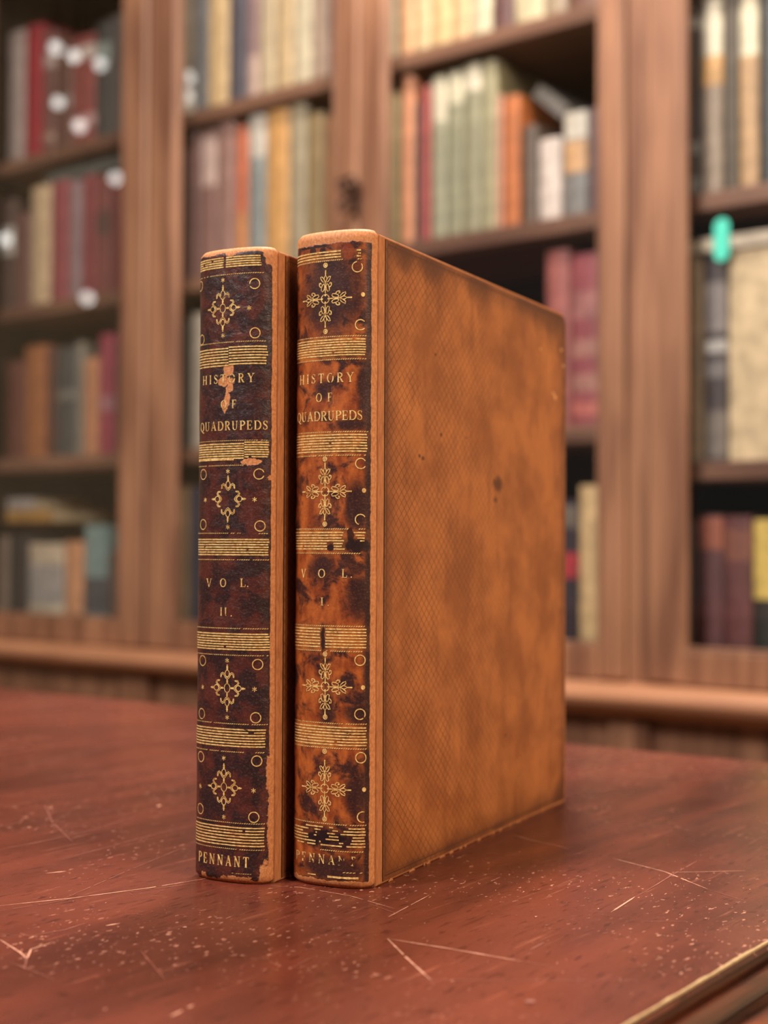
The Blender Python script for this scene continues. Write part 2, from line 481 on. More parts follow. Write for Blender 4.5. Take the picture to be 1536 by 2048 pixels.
        y = .012
        while y < W_ - .006:
            ln = random.uniform(.001, .006); h = random.uniform(.0006, .0022)
            b = len(vs); m = 5
            for i in range(m + 1):
                vs.append((.00045, y + ln * i / m, .0001)); vs.append((.00045 - .0001, y + ln * i / m, .0003 + h * random.uniform(.3, 1) * math.sin(math.pi * (i + .2) / (m + .4))))
            for i in range(m): fs.append((b + 2 * i, b + 2 * i + 2, b + 2 * i + 3, b + 2 * i + 1))
            y += ln + random.uniform(.001, .016)
        mesh('frayed_edge', vs, fs, board_mat, self.root)
        # page block
        bm = bmesh.new(); add_box(bm, -T + .0033, -.0033, .0042, W_ - .0045, .003, H - .003)
        bm_obj('page_block', bm, page_mat, self.root)

# --- gilt drawing in (u, v)
class Gilt:
    def __init__(self, book): self.b = book; self.v = []; self.f = []; self.h = .00012
    def poly(self, pts):
        b = len(self.v); self.v.extend(self.b.at(u, v, self.h) for u, v in pts); self.f.append(tuple(range(b, b + len(pts))))
    def ribbon(self, pts, w, closed=False):
        n = len(pts)
        if n < 2: return
        ws = w if isinstance(w, (list, tuple)) else [w] * n
        L, R = [], []
        for i in range(n):
            a = pts[(i - 1) % n] if (closed or i > 0) else pts[i]
            c = pts[(i + 1) % n] if (closed or i < n - 1) else pts[i]
            dx, dy = c[0] - a[0], c[1] - a[1]; l = math.hypot(dx, dy) or 1e-9
            nx, ny = -dy / l, dx / l; hw = ws[i] / 2
            L.append((pts[i][0] + nx * hw, pts[i][1] + ny * hw)); R.append((pts[i][0] - nx * hw, pts[i][1] - ny * hw))
        b = len(self.v)
        for l, r in zip(L, R): self.v.append(self.b.at(*l, self.h)); self.v.append(self.b.at(*r, self.h))
        for i in range(n if closed else n - 1):
            j = (i + 1) % n
            self.f.append((b + 2 * i, b + 2 * i + 1, b + 2 * j + 1, b + 2 * j))
    def dot(self, c, r, ry=None, n=10):
        ry = ry or r
        self.poly([(c[0] + r * math.cos(i / n * 2 * math.pi), c[1] + ry * math.sin(i / n * 2 * math.pi)) for i in range(n)])
    def ring(self, c, r, w, ry=None, a0=0, a1=360, n=26):
        ry = ry or r
        full = a1 - a0 >= 360
        pts = [(c[0] + r * math.cos(math.radians(a0 + (a1 - a0) * i / n)), c[1] + ry * math.sin(math.radians(a0 + (a1 - a0) * i / n))) for i in range(n if full else n + 1)]
        self.ribbon(pts, w, full)
    def star(self, c, r, w, arms=6):
        for i in range(arms):
            a = math.pi / 2 + i / arms * 2 * math.pi
            self.ribbon([c, (c[0] + r * math.cos(a), c[1] + r * math.sin(a))], [w * .5, w])
    def line(self, u0, u1, v, w, gaps=()):
        """straight fillet; gaps are (u0, u1) rubbed away"""
        step = .0006; n = max(2, int((u1 - u0) / step)); seg = []
        for i in range(n + 1):
            u = u0 + (u1 - u0) * i / n
            if any(a < u < b for a, b in gaps) or random.random() < .003:
                if len(seg) > 1: self.ribbon([(p, v + random.gauss(0, .00002)) for p in seg], [w * random.uniform(.75, 1.05) for _ in seg])
                seg = []
            else: seg.append(u)
        if len(seg) > 1: self.ribbon([(p, v + random.gauss(0, .00002)) for p in seg], [w * random.uniform(.75, 1.05) for _ in seg])
    def rope(self, u0, u1, v, w, gaps=(), pitch=.0010):
        u = u0
        while u < u1:
            if not any(a < u < b for a, b in gaps) and random.random() > .03:
                self.poly([(u, v - w * .5), (u + pitch * .72, v - w * .2), (u + pitch * .95, v + w * .5), (u + pitch * .25, v + w * .25)])
            u += pitch
    def obj(self, name, mat):
        o = mesh(name, self.v, self.f, mat, self.b.root); self.v = []; self.f = []
        return o

def arcpts(cx, cy, rx, ry, a0, a1, n=12):
    return [(cx + rx * math.cos(math.radians(a0 + (a1 - a0) * i / n)), cy + ry * math.sin(math.radians(a0 + (a1 - a0) * i / n))) for i in range(n + 1)]
TK, TN, SF = .15, .065, .06
def sub(a, b, n=6): return [(a[0] + (b[0] - a[0]) * i / n, a[1] + (b[1] - a[1]) * i / n) for i in range(n + 1)]
def stem(x, w=TK, y0=0, y1=1, top=True, bot=True, s=.13):
    r = [(sub((x, y0), (x, y1)), w)]
    if bot: r.append((sub((x - s, y0 + .03), (x + s, y0 + .03), 3), SF))
    if top: r.append((sub((x - s, y1 - .03), (x + s, y1 - .03), 3), SF))
    return r
def ringw(cx, cy, rx, ry, thick=TK, thin=TN):
    P = arcpts(cx, cy, rx, ry, 0, 360, 28); Wd = [thin + (thick - thin) * abs(math.cos(i / 28 * 2 * math.pi)) for i in range(29)]
    return (P, Wd)
def bowl(x, yc, rx, ry):
    P = [(x, yc + ry)] + arcpts(x + rx * .35, yc, rx * .65, ry, 90, -90, 14) + [(x, yc - ry)]
    n = len(P); return (P, [TN + (TK - TN) * math.sin(math.pi * i / (n - 1)) for i in range(n)])
GL = {
 'H': (.86, stem(.17) + stem(.69) + [(sub((.17, .5), (.69, .5)), TN)]),
 'I': (.34, stem(.17)),
 'S': (.56, [([(.46, .80), (.42, .92), (.28, .97), (.14, .92), (.09, .78), (.14, .64), (.28, .54), (.42, .43), (.48, .28), (.44, .11), (.29, .03), (.13, .07), (.07, .22)], [.05, .06, .07, .09, .11, .13, .15, .13, .11, .09, .07, .06, .05]),
              (sub((.47, .74), (.47, .97), 2), .045), (sub((.07, .05), (.07, .28), 2), .045)]),
 'T': (.74, stem(.37, top=False) + [(sub((.06, .96), (.68, .96)), TN), (sub((.06, .97), (.05, .78), 2), .05), (sub((.68, .97), (.69, .78), 2), .05)]),
 'O': (.84, [ringw(.42, .5, .33, .47)]),
 'R': (.78, stem(.17) + [bowl(.17, .745, .42, .225), ([(.34, .51), (.50, .30), (.62, .06), (.76, .02)], [TN, TK, TK, .06])]),
 'Y': (.80, [(sub((.12, .97), (.40, .45)), TK), (sub((.68, .97), (.40, .45)), TN), (sub((.40, .47), (.40, 0), 4), TK), (sub((.0, .97), (.24, .97), 2), SF), (sub((.56, .97), (.80, .97), 2), SF), (sub((.27, .03), (.53, .03), 2), SF)]),
 'F': (.64, stem(.17) + [(sub((.17, .965), (.58, .965)), TN), (sub((.58, .97), (.59, .76), 2), .05), (sub((.17, .5), (.45, .5)), TN), (sub((.45, .40), (.45, .60), 2), .05)]),
 'E': (.68, stem(.17) + [(sub((.17, .965), (.58, .965)), TN), (sub((.58, .97), (.59, .76), 2), .05), (sub((.17, .5), (.45, .5)), TN), (sub((.45, .40), (.45, .60), 2), .05), (sub((.17, .035), (.60, .035)), TN), (sub((.60, .03), (.62, .26), 2), .05)]),
 'Q': (.84, [ringw(.42, .5, .33, .47), ([(.34, .06), (.50, -.04), (.66, -.18), (.84, -.16)], [.06, .12, .12, .05])]),
 'U': (.82, [([(.17, 1), (.17, .6), (.17, .3), (.22, .12), (.34, .03), (.46, .03), (.58, .12), (.63, .3), (.63, .6), (.63, 1)], [TK, TK, TK, .13, .09, .07, TN, TN, TN, TN]), (sub((.04, .97), (.30, .97), 2), SF), (sub((.50, .97), (.76, .97), 2), SF)]),
 'A': (.82, [(sub((.12, .02), (.40, .98)), TN), (sub((.40, 1.0), (.68, .02)), TK), (sub((.22, .34), (.56, .34), 4), TN), (sub((.02, .03), (.24, .03), 2), SF), (sub((.55, .03), (.81, .03), 2), SF)]),
 'D': (.82, stem(.17) + [bowl(.17, .5, .58, .47)]),
 'P': (.68, stem(.17) + [bowl(.17, .73, .44, .24)]),
 'V': (.80, [(sub((.12, .97), (.42, .02)), TK), (sub((.70, .97), (.42, .02)), TN), (sub((.0, .97), (.26, .97), 2), SF), (sub((.58, .97), (.82, .97), 2), SF)]),
 'L': (.64, stem(.17) + [(sub((.17, .035), (.56, .035)), TN), (sub((.56, .03), (.58, .28), 2), .05)]),
 'N': (.88, [(sub((.17, 0), (.17, 1)), TN), (sub((.70, 0), (.70, 1)), TN), (sub((.14, 1), (.71, .02), 8), TK), (sub((.03, .97), (.20, .97), 2), SF), (sub((.05, .03), (.29, .03), 2), SF), (sub((.57, .97), (.83, .97), 2), SF)]),
}
def letter(G, ch, u, v, h, sx=1.0):
    if ch == '.':
        G.dot((u + .1 * h, v + .07 * h), .075 * h); return
    for pts, wd in GL[ch][1]:
        w2 = [x * h for x in wd] if isinstance(wd, (list, tuple)) else wd * h
        G.ribbon([(u + p[0] * h * sx, v + p[1] * h) for p in pts], w2)
def text_px(G, s, x0, x1, y0, y1, skip=(), gm=.24):
    """text fitted to the stretch of spine seen between photo columns x0 and x1, cap top y0 and baseline y1"""
    b = G.b
    xm = (x0 + x1) / 2
    ua, ub = b.px(x0, (y0 + y1) / 2)[0], b.px(x1, (y0 + y1) / 2)[0]
    vt, vb = b.px(xm, y0)[1], b.px(xm, y1)[1]; h = vt - vb
    nat = [GL[c][0] * h if c in GL else .25 * h for c in s]
    tot = sum(nat); gap = ((ub - ua) - tot) / max(1, len(s) - 1); sx = 1
    if gap < gm * h:
        gap = gm * h; sx = ((ub - ua) - gap * (len(s) - 1)) / tot
    u = ua
    for i, c in enumerate(s):
        if i not in skip: letter(G, c, u, vb, h, sx)
        u += nat[i] * sx + gap

MM = .000208            # metres on the spine per photo pixel
def floret(G, x, y, k=1.0, drop=()):
    """four-armed flower spray, twelve leaves round a small ring"""
    cu, cv = G.b.px(x, y); q = MM / 10.24 * k
    W1 = 2.1 * MM
    def P(pts, a):
        c, s = math.cos(a), math.sin(a)
        return [(cu + (px * c - py * s) * q, cv + (px * s + py * c) * q) for px, py in pts]
    G.ring((cu, cv), 92 * q, W1 * .8)
    for i in range(4):
        a = i * math.pi / 2
        if i in drop: continue
        G.ribbon(P([(0, 92), (0, 180), (0, 270), (0, 360)], a), W1)
        G.ribbon(P([(0, 480), (0, 540), (0, 590)], a), [W1 * .9, W1 * 1.35, W1 * 1.35])
        G.ribbon(P([(0, 352), (-32, 400), (-30, 440), (0, 485), (30, 440), (32, 400)], a), W1 * .85, True)
        G.dot(P([(0, 72)], a)[0], 20 * q)
        for sg in (-1, 1):
            G.ribbon(P([(sg * 8, 345), (sg * 60, 350), (sg * 100, 400), (sg * 118, 455), (sg * 80, 458), (sg * 38, 410)], a), W1 * .85, True)
            G.ribbon(P([(sg * 14, 262), (sg * 26, 190), (sg * 62, 150), (sg * 96, 170), (sg * 92, 225), (sg * 70, 285), (sg * 36, 315)], a), W1 * .85, True)
            G.ribbon(P([(sg * 84, 250), (sg * 116, 246), (sg * 142, 280), (sg * 138, 325), (sg * 108, 330), (sg * 98, 300)], a), [W1 * .7, W1, W1, W1 * 1.2, W1 * 1.3, W1 * .8])
def scroll(G, x, y, k=1.0, centre=True, drop=()):
    """ring and four scrolled brackets with ovals and beads"""
    cu, cv = G.b.px(x, y); q = MM / 10.24 * k; W1 = 1.5 * MM
    if centre: G.ring((cu, cv), 68 * q, W1, 90 * q)
    for i in range(4):
        a = i * math.pi / 2; vert = i % 2 == 0
        c, s = math.cos(a), math.sin(a); m = 1.0 if vert else .86
        def P(pts): return [(cu + (px * c - py * m * s) * q, cv + (px * s + py * m * c) * q) for px, py in pts]
        if i in drop: continue
        if centre:
            G.dot(P([(0, 118)])[0], 20 * q); G.dot(P([(0, 150)])[0], 22 * q)
        out = [(0, 176), (42, 208), (78, 268), (110, 292), (138, 268), (146, 218)]
        inn = [(0, 212), (32, 238), (66, 294), (112, 322), (156, 288), (162, 234)]
        mir = lambda L: [(-x_, y_) for x_, y_ in L[::-1]]
        G.ribbon(P(mir(out) + out[1:]), W1); G.ribbon(P(mir(inn) + inn[1:]), W1)
        for sg in (-1, 1): G.dot(P([(sg * 154, 224)])[0], 15 * q)
        G.ring(P([(0, 298)])[0], 50 * q, W1, 68 * q) if vert else G.ring(P([(0, 310)])[0], 58 * q, W1, 58 * q)
        G.dot(P([(0, 392)])[0], 24 * q); G.dot(P([(0, 432)])[0], 24 * q); G.dot(P([(0, 470)])[0], 15 * q)

def gold(name, wear, seed):
    k = NT(name); o = k.obj()
    f = k.noise(o, 900, 3); g = k.noise(k.mapping(o, loc=(seed, seed, seed)), 160, 3)
    c = k.mix(k.sstep(f, .3, .7), lin((206, 154, 82)), lin((255, 222, 150)))
    k.base(c, .34, .22, .6)
    al = k.sstep(k.math('ADD', k.math('MULTIPLY', f, .45), k.math('MULTIPLY', g, .55)), wear, wear + .06)
    k.set(k.b.inputs['Alpha'], al)
    return k.m

PAGE = plain('page_edges', (206, 186, 146), .9, 0, .1, .1, 300)
def leather_base(k, dark_wear):
    pass
TANC, TANC2 = lin((172, 104, 60)), lin((206, 140, 90))

def board_leather(name):
    k = NT(name); o = k.obj()
    f = k.noise(k.mapping(o, scale=(1, 1, .12)), 1300, 3, .6); g = k.noise(o, 90, 4, .6)
    c = k.mix(k.sstep(f, .3, .7), lin((158, 96, 56)), lin((186, 120, 74)))
    c = k.mix(k.math('MULTIPLY', k.sstep(g, .5, .75), .5), c, lin((112, 62, 36)))
    k.base(c, .6, 0, .3); k.bump(f, .3, .0003)
    return k.m
BOARD = board_leather('quarter_leather')

def panel_material(name, book, spots, lights_, stains):
    p0, p1, z0, z1 = book.panel
    k = NT(name); uv = k.uv(); sp = k.n('ShaderNodeSeparateXYZ'); k.t.links.new(uv, sp.inputs[0]); y, z = sp.outputs[0], sp.outputs[1]
    big = k.noise(uv, 28, 5, .6); vert = k.noise(k.mapping(uv, scale=(1, .22, 1)), 120, 4, .6); fine = k.noise(uv, 900, 3)
    c = k.mix(k.sstep(big, .32, .68), lin((138, 76, 34)), lin((178, 108, 56)))
    c = k.mix(k.math('MULTIPLY', k.sstep(vert, .5, .72), .45), c, lin((118, 62, 26)))
    c = k.mix(k.math('MULTIPLY', k.sstep(fine, .5, .7), .22), c, lin((110, 58, 26)))
    # diamond net
    wob = k.math('MULTIPLY', k.math('SUBTRACT', k.noise(uv, 60, 2), .5), .35)
    def fam(sg):
        p = k.math('ADD', k.math('ADD', k.math('DIVIDE', y, .0051), k.math('DIVIDE', z, .0046 * sg)), wob)
        return k.math('ABSOLUTE', k.math('SUBTRACT', k.math('FRACT', p), .5))
    net = k.math('MAXIMUM', fam(1), fam(-1))
    nm = k.sstep(net, .42, .488)
    fade = k.math('MULTIPLY', k.sstep(k.noise(uv, 34, 3), .30, .58), .85)
    fade = k.math('MULTIPLY', fade, k.sstep(y, .07, .22, True))
    fade = k.math('ADD', fade, .10)
    c = k.mix(k.math('MULTIPLY', nm, fade), c, lin((84, 42, 16)))
    # rubbed-in dirt along the borders and the tooled fillets
    ed = k.math('MINIMUM', k.math('MINIMUM', k.math('SUBTRACT', y, p0), k.math('SUBTRACT', p1, y)), k.math('MINIMUM', k.math('SUBTRACT', z, z0), k.math('SUBTRACT', z1, z)))
    edn = k.math('ADD', ed, k.math('MULTIPLY', k.math('SUBTRACT', k.noise(uv, 70, 4), .5), .014))
    c = k.mix(k.math('MULTIPLY', k.sstep(edn, -.001, .013, True), .62), c, lin((82, 40, 20)))
    for off, wd, st in ((.0020, .00022, .75), (.0030, .00014, .45)):
        m = k.sstep(k.math('ABSOLUTE', k.math('SUBTRACT', ed, off)), wd, wd * 2, True)
        c = k.mix(k.math('MULTIPLY', m, st), c, lin((66, 32, 16)))
    c = k.mix(k.sstep(k.math('SUBTRACT', y, p0), .0002, .0006, True), c, lin((30, 15, 10)))
    nz = k.noise(uv, 260, 3)
    c = k.mix(k.math('MULTIPLY', blob_mask(k, (y, z), stains, k.noise(uv, 60, 4), 3.0, 1.3), .72), c, lin((74, 34, 18)))
    c = k.mix(k.math('MULTIPLY', blob_mask(k, (y, z), spots, nz, 2.6, .9), .8), c, lin((58, 26, 14)))
    if lights_: c = k.mix(k.math('MULTIPLY', blob_mask(k, (y, z), lights_, nz, 2.0, .5), .7), c, lin((226, 164, 110)))
    k.base(c, k.math('ADD', .42, k.math('MULTIPLY', big, .2)), 0, .35)
    k.bump(k.math('ADD', k.math('MULTIPLY', nm, -.5), k.math('MULTIPLY', fine, .4)), .25, .0003)
    return k.m

# ================= volume one (right)
B1 = OldBook('old_book', (749, 1776), 0.47167, .0380, .2295, .27, .0096, 'thicker right-hand leather volume with mottled orange-brown gilt spine and tan patterned side')
B1.panel = (.0068, B1.W - .0008, .0012, B1.H - .0012)
def sblob(b, x0, x1, y0, y1):
    u0, v1 = b.px(x0, (y0 + y1) / 2)[0], b.px((x0 + x1) / 2, y0)[1]
    u1, v0 = b.px(x1, (y0 + y1) / 2)[0], b.px((x0 + x1) / 2, y1)[1]
    return ((u0 + u1) / 2, (v0 + v1) / 2, abs(u1 - u0) / 2, abs(v1 - v0) / 2)

def spine_material(name, b, warm, warm2, dark, dark_blobs, tan_blobs, red_blobs, edge_r, top_v, bot_v, bias, right_dark, crack, left_tan=.0012, tint=(), tears=None):
    k = NT(name); uv = k.uv(); sp = k.n('ShaderNodeSeparateXYZ'); k.t.links.new(uv, sp.inputs[0]); u, v = sp.outputs[0], sp.outputs[1]
    n1 = k.noise(uv, 95, 5, .62, .5); n2 = k.noise(k.mapping(uv, scale=(1, .45, 1)), 210, 4, .6); nf = k.noise(uv, 1100, 3)
    nz = k.noise(uv, 420, 4, .65)
    c = k.mix(k.sstep(n2, .3, .7), warm, warm2)
    m = k.math('ADD', n1, bias)
    m = k.sstep(m, .44, .60)
    rd = k.sstep(k.math('ADD', u, k.math('MULTIPLY', k.math('SUBTRACT', nz, .5), .0022)), b.L - right_dark - .0022, b.L - right_dark + .0006)
    m = k.math('MAXIMUM', m, rd)
    if dark_blobs: m = k.math('MAXIMUM', m, blob_mask(k, (u, v), dark_blobs, n1, 2.6, .8))
    c = k.mix(k.math('MULTIPLY', m, .93), c, k.mix(n2, dark, tuple(x * 1.5 for x in dark)))
    if red_blobs: c = k.mix(k.math('MULTIPLY', blob_mask(k, (u, v), red_blobs, nz, 1.6, .3), .85), c, lin((120, 50, 26)))
    c = k.mix(k.math('MULTIPLY', k.sstep(nf, .5, .75), .25), c, lin((150, 96, 72)))
    for (v0_, v1_) in tint:
        tm = k.math('MULTIPLY', k.sstep(v, v0_ - .0004, v0_), k.sstep(v, v1_, v1_ + .0004, True))
        c = k.mix(k.math('MULTIPLY', tm, k.math('MULTIPLY', k.math('ADD', .12, k.math('MULTIPLY', k.sstep(n2, .35, .65), .5)), k.math('SUBTRACT', 1, k.math('MULTIPLY', k.sstep(u, b.L * .45, b.L * .85), .75)))), c, lin((186, 112, 52)))
    if tears: c = k.mix(k.math('MULTIPLY', blob_mask(k, (u, v), tears, nz, 3.0, .3), .9), c, dark)
    # tan, rubbed leather: right joint, head, tail and chips
    e1 = k.math('SUBTRACT', b.L, u); e2 = k.math('SUBTRACT', b.SH, v)
    jit = k.math('MULTIPLY', k.math('SUBTRACT', nz, .5), .0026)
    low = k.math('MULTIPLY', k.math('SUBTRACT', k.noise(uv, 130, 3), .5), .0030)
    j2 = k.math('ADD', jit, low)
    w_ = .00018
    def edge(d, lim, amp):
        return k.sstep(k.math('ADD', d, k.math('MULTIPLY', j2, amp)), lim - w_, lim + w_, True)
    tn = k.math('MAXIMUM', edge(e1, edge_r, .35), k.math('MAXIMUM', edge(e2, top_v, .8), edge(v, bot_v, .9)))
    tn = k.math('MAXIMUM', tn, edge(u, left_tan, .5))
    if tan_blobs: tn = k.math('MAXIMUM', tn, blob_mask(k, (u, v), tan_blobs, k.math('ADD', k.math('MULTIPLY', k.noise(uv, 330, 4, .75), .6), k.math('MULTIPLY', nz, .4)), 5.0, .10))
    rim = k.math('MULTIPLY', k.math('MULTIPLY', tn, k.math('SUBTRACT', 1, tn)), 4)
    tc = k.mix(k.sstep(k.noise(k.mapping(uv, scale=(1, .6, 1)), 900, 4, .7), .3, .7), TANC, TANC2)
    c = k.mix(tn, c, tc)
    c = k.mix(k.math('MULTIPLY', rim, .6), c, lin((34, 18, 18)))
    k.base(c, k.math('ADD', .42, k.math('MULTIPLY', tn, .2)), 0, .36)
    h = k.math('ADD', k.math('MULTIPLY', nf, .25), k.math('MULTIPLY', tn, -.8))
    h = k.math('ADD', h, k.math('MULTIPLY', k.noise(uv, 300, 5, .7, 1.0), crack))
    k.bump(h, .45, .0006)
    return k.m
e_r = B1.L - B1.px(740.5, 1100)[0]
db1 = [sblob(B1, *r) for r in ((605, 735, 500, 668), (630, 662, 760, 800), (670, 740, 835, 862), (690, 740, 960, 1060), (660, 735, 1075, 1105), (618, 672, 1110, 1165), (690, 745, 1150, 1240), (632, 660, 1250, 1300), (640, 672, 1385, 1460), (690, 745, 1400, 1450), (690, 740, 1530, 1640), (600, 735, 1655, 1700), (606, 740, 1712, 1765), (715, 745, 700, 860))]
SP1 = spine_material('calf_spine_mottled', B1, lin((120, 52, 22)), lin((176, 94, 42)), lin((30, 17, 22)), db1, [sblob(B1, 588, 600, 1745, 1770)],
                     [sblob(B1, 684, 708, 485, 518)], e_r, .0056, .0034, -.02, .0058, .5, tint=[(B1.px(660, b)[1], B1.px(660, a)[1]) for a, b in ((501, 521), (674, 719), (865, 910), (1059, 1106), (1252, 1301), (1447, 1496))],
                     tears=[sblob(B1, *r) for r in ((694, 708, 1056, 1084), (690, 740, 1078, 1106), (653, 668, 1088, 1102), (642, 650, 1250, 1304), (612, 640, 1664, 1692), (636, 662, 1660, 1690), (655, 690, 1670, 1684), (604, 660, 490, 497), (620, 632, 494, 512), (640, 652, 494, 510))])
sp = [B1.side_px(995, 968)]
def pblob(x, y, r): 
    a = B1.side_px(x, y); return (a[0], a[1], r * .00038, r * .00024)
spots = [pblob(995, 968, 15), pblob(990, 1000, 5), pblob(870, 709, 3), pblob(881, 870, 3.2), pblob(932, 876, 2), pblob(845, 917, 4), pblob(838, 912, 3), pblob(1010, 1470, 3)]
stains = [pblob(*t) for t in ((1112, 636, 62), (1085, 612, 46), (1050, 596, 34), (960, 570, 40), (860, 530, 30), (800, 500, 34), (1128, 1590, 40), (900, 1715, 26), (1000, 1668, 26), (820, 1755, 26))]
lights_ = [pblob(1110, 795, 6), pblob(1106, 787, 4), pblob(1126, 732, 4), pblob(1122, 700, 4), pblob(1080, 698, 3)]
PANEL = panel_material('net_patterned_side', B1, spots, lights_, stains)
B1.build(SP1, BOARD, PANEL, PAGE)

GOLD1 = gold('gilt_tooling_gold', .33, 1.0); GOLD1W = gold('gilt_rubbed_gold', .43, 3.0)
G = Gilt(B1)
uL = .0016; 
def uR(b, x, y): return b.px(x, y)[0]
def vv(b, x, y): return b.px(x, y)[1]
LW = 2.9 * MM
def band(b, Gx, x, ys, xr, w=LW, gaps=()):
    for y in ys:
        v = vv(b, x, y); Gx.line(uL, uR(b, xr + random.uniform(-1.5, 1.5), y), v, w, gaps)
CX = 660
def gp(b, x0, x1, y): return (uR(b, x0, y), uR(b, x1, y))
torn = [gp(B1, 684, 711, 500)]
band(B1, G, CX, (503.5, 509.5, 515), 722, gaps=torn); G.rope(uL, uR(B1, 722, 519), vv(B1, CX, 521), LW, torn)
G.obj('gilt_band', GOLD1)
def span(a, b, n): return [a + (b - a) * i / (n - 1) for i in range(n)]
G.rope(uL, uR(B1, 731, 672), vv(B1, CX, 673.5), LW); band(B1, G, CX, span(680, 711, 7), 731); G.rope(uL, uR(B1, 730, 717), vv(B1, CX, 719.5), LW)
G.obj('gilt_band', GOLD1)
G.rope(uL, uR(B1, 734, 862), vv(B1, CX, 864), LW); band(B1, G, CX, span(870, 903, 7), 734); G.rope(uL, uR(B1, 730, 910), vv(B1, CX, 911), LW)
G.obj('gilt_band', GOLD1)
g4 = [gp(B1, 693, 708, 1080)]
G.rope(uL, uR(B1, 731, 1058), vv(B1, CX, 1058), LW, [gp(B1, 694, 710, 1058)])
for i, y in enumerate(span(1065, 1098, 7)):
    gg = [gp(B1, 690 - 3 * (i % 3), 706 + 4 * (i % 4), y)]
    if i >= 4: gg += [gp(B1, 655, 666, y), gp(B1, 700, 740, y)]
    band(B1, G, CX, (y,), 730, gaps=gg)
G.rope(uL, uR(B1, 717, 1106), vv(B1, CX, 1106.5), LW)
G.obj('gilt_band', GOLD1)
g5 = [gp(B1, 642, 650, 1275)]
G.rope(uL, uR(B1, 730, 1252), vv(B1, CX, 1252), LW); band(B1, G, CX, span(1258, 1294, 7), 732, gaps=g5); G.rope(uL, uR(B1, 730, 1302), vv(B1, CX, 1302), LW, g5)
G.obj('gilt_band', GOLD1)
G.rope(uL, uR(B1, 732, 1447), vv(B1, CX, 1446.5), LW); band(B1, G, CX, span(1454, 1489, 7), 733); G.rope(uL, uR(B1, 732, 1498), vv(B1, CX, 1496), LW)
G.obj('gilt_band', GOLD1)
G.rope(uL, uR(B1, 731, 1652), vv(B1, CX, 1648), LW)
for i, y in enumerate(span(1655, 1691, 7)):
    gg = []
    for _ in range(4):
        x_ = random.gauss(648, 26); gg.append(gp(B1, x_, x_ + random.uniform(3, 22), y))
    band(B1, G, CX, (y,), 730, gaps=gg)
G.rope(uR(B1, 640, 1700), uR(B1, 727, 1703), vv(B1, CX, 1701), LW)
G.obj('gilt_band', GOLD1)
G.line(uR(B1, 655, 1756), uR(B1, 717, 1757), vv(B1, 690, 1756), LW * 1.5); G.rope(uR(B1, 685, 1746), uR(B1, 722, 1746), vv(B1, 700, 1746), LW * .8, pitch=.0014); G.line(uR(B1, 616, 1747), uR(B1, 632, 1748), vv(B1, 625, 1748), LW * .8)
G.obj('gilt_band', GOLD1)
ORN = [(651, 598, 530.5, 663), (650, 983, 918, 1048), (650.5, 1373, 1308, 1434), (649.5, 1577, 1502.5, 1638)]
for (x, y, d0, d1) in ORN:
    floret(G, x, y, 1.0 if y < 1500 else .98)
    for yy in (d0, d1): G.ring(G.b.px(x, yy), 4.0 * MM, 2.2 * MM); G.dot(G.b.px(x, yy), 2.2 * MM)
    G.obj('gilt_ornament', GOLD1)
for (x, y) in ((726, 589), (728, 981), (726, 1375), (728, 1579)): G.dot(B1.px(x, y), 4.2 * MM, 4.6 * MM); G.obj('gilt_dot', GOLD1)
for (x, y, a0, a1) in ((714.6, 533.5, 95, 400), (721, 649.5, 40, 320), (721.5, 927, 30, 330), (721, 1039, 30, 250), (720, 1320.5, 0, 360), (719.8, 1428.5, 0, 360), (721.7, 1515.5, 0, 360), (725, 1634, 70, 290)):
    G.ring(B1.px(x, y), 10.2 * MM, 2.1 * MM, a0=a0, a1=a1)
    G.obj('gilt_ring', GOLD1)
for y in (552, 664, 927, 1040, 1320, 1417, 1505, 1620): G.ring((.0032, vv(B1, 600, y)), 10.0 * MM, 1.7 * MM, a0=-100, a1=100); G.obj('gilt_ring', GOLD1)
G = Gilt(B1)
text_px(G, 'HISTORY', 600, 708, 746.5, 765.5); G.obj('gilt_lettering', GOLD1); text_px(G, 'OF', 632, 665, 786, 803.5); G.obj('gilt_lettering', GOLD1); text_px(G, 'QUADRUPEDS', 596, 725, 822, 841, gm=.05); G.obj('gilt_lettering', GOLD1)
for ch, x0, x1 in (('V', 603, 618), ('O', 636, 651), ('L', 683, 695), ('.', 701, 705)): text_px(G, ch, x0, x1, 1138, 1155.5)
G.obj('gilt_lettering', GOLD1)
text_px(G, 'I', 640.5, 647.5, 1195, 1211); text_px(G, '.', 655, 659, 1195, 1212)
G.obj('gilt_lettering', GOLD1)
G = Gilt(B1)
text_px(G, 'PENNANT', 593, 711, 1709.5, 1728)
G.obj('gilt_lettering', GOLD1W)

# ================= volume two (left)
B2 = OldBook('old_book', (546.5, 1767), 0.4760, .0382, .226, .2640, .0094, 'slimmer dark purple-brown leather volume at left with chipped and torn spine')
B2.panel = (.0062, B2.W - .0008, .0012, B2.H - .0012)
tb2 = [sblob(B2, *r) for r in ((450, 472, 486, 514), (528, 552, 484, 532), (392, 408, 490, 520), (446, 468, 726, 752), (436, 466, 752, 772), (452, 466, 765, 785), (450, 460, 780, 812), (444, 456, 800, 824),
      (484, 522, 916, 931), (532, 552, 1495, 1600), (534, 552, 1590, 1720), (517, 556, 1722, 1785), (434, 512, 1751, 1775), (402, 414, 1742, 1768), (536, 552, 950, 962))]
SP2 = spine_material('calf_spine_dark', B2, lin((66, 27, 24)), lin((84, 38, 30)), lin((32, 19, 22)), [sblob(B2, 415, 525, 725, 800), sblob(B2, 420, 520, 800, 850), sblob(B2, 470, 540, 900, 935)], tb2, None,
                     B2.L - B2.px(541, 1100)[0], .0022, .0014, .02, .0030, 1.6, .0004)
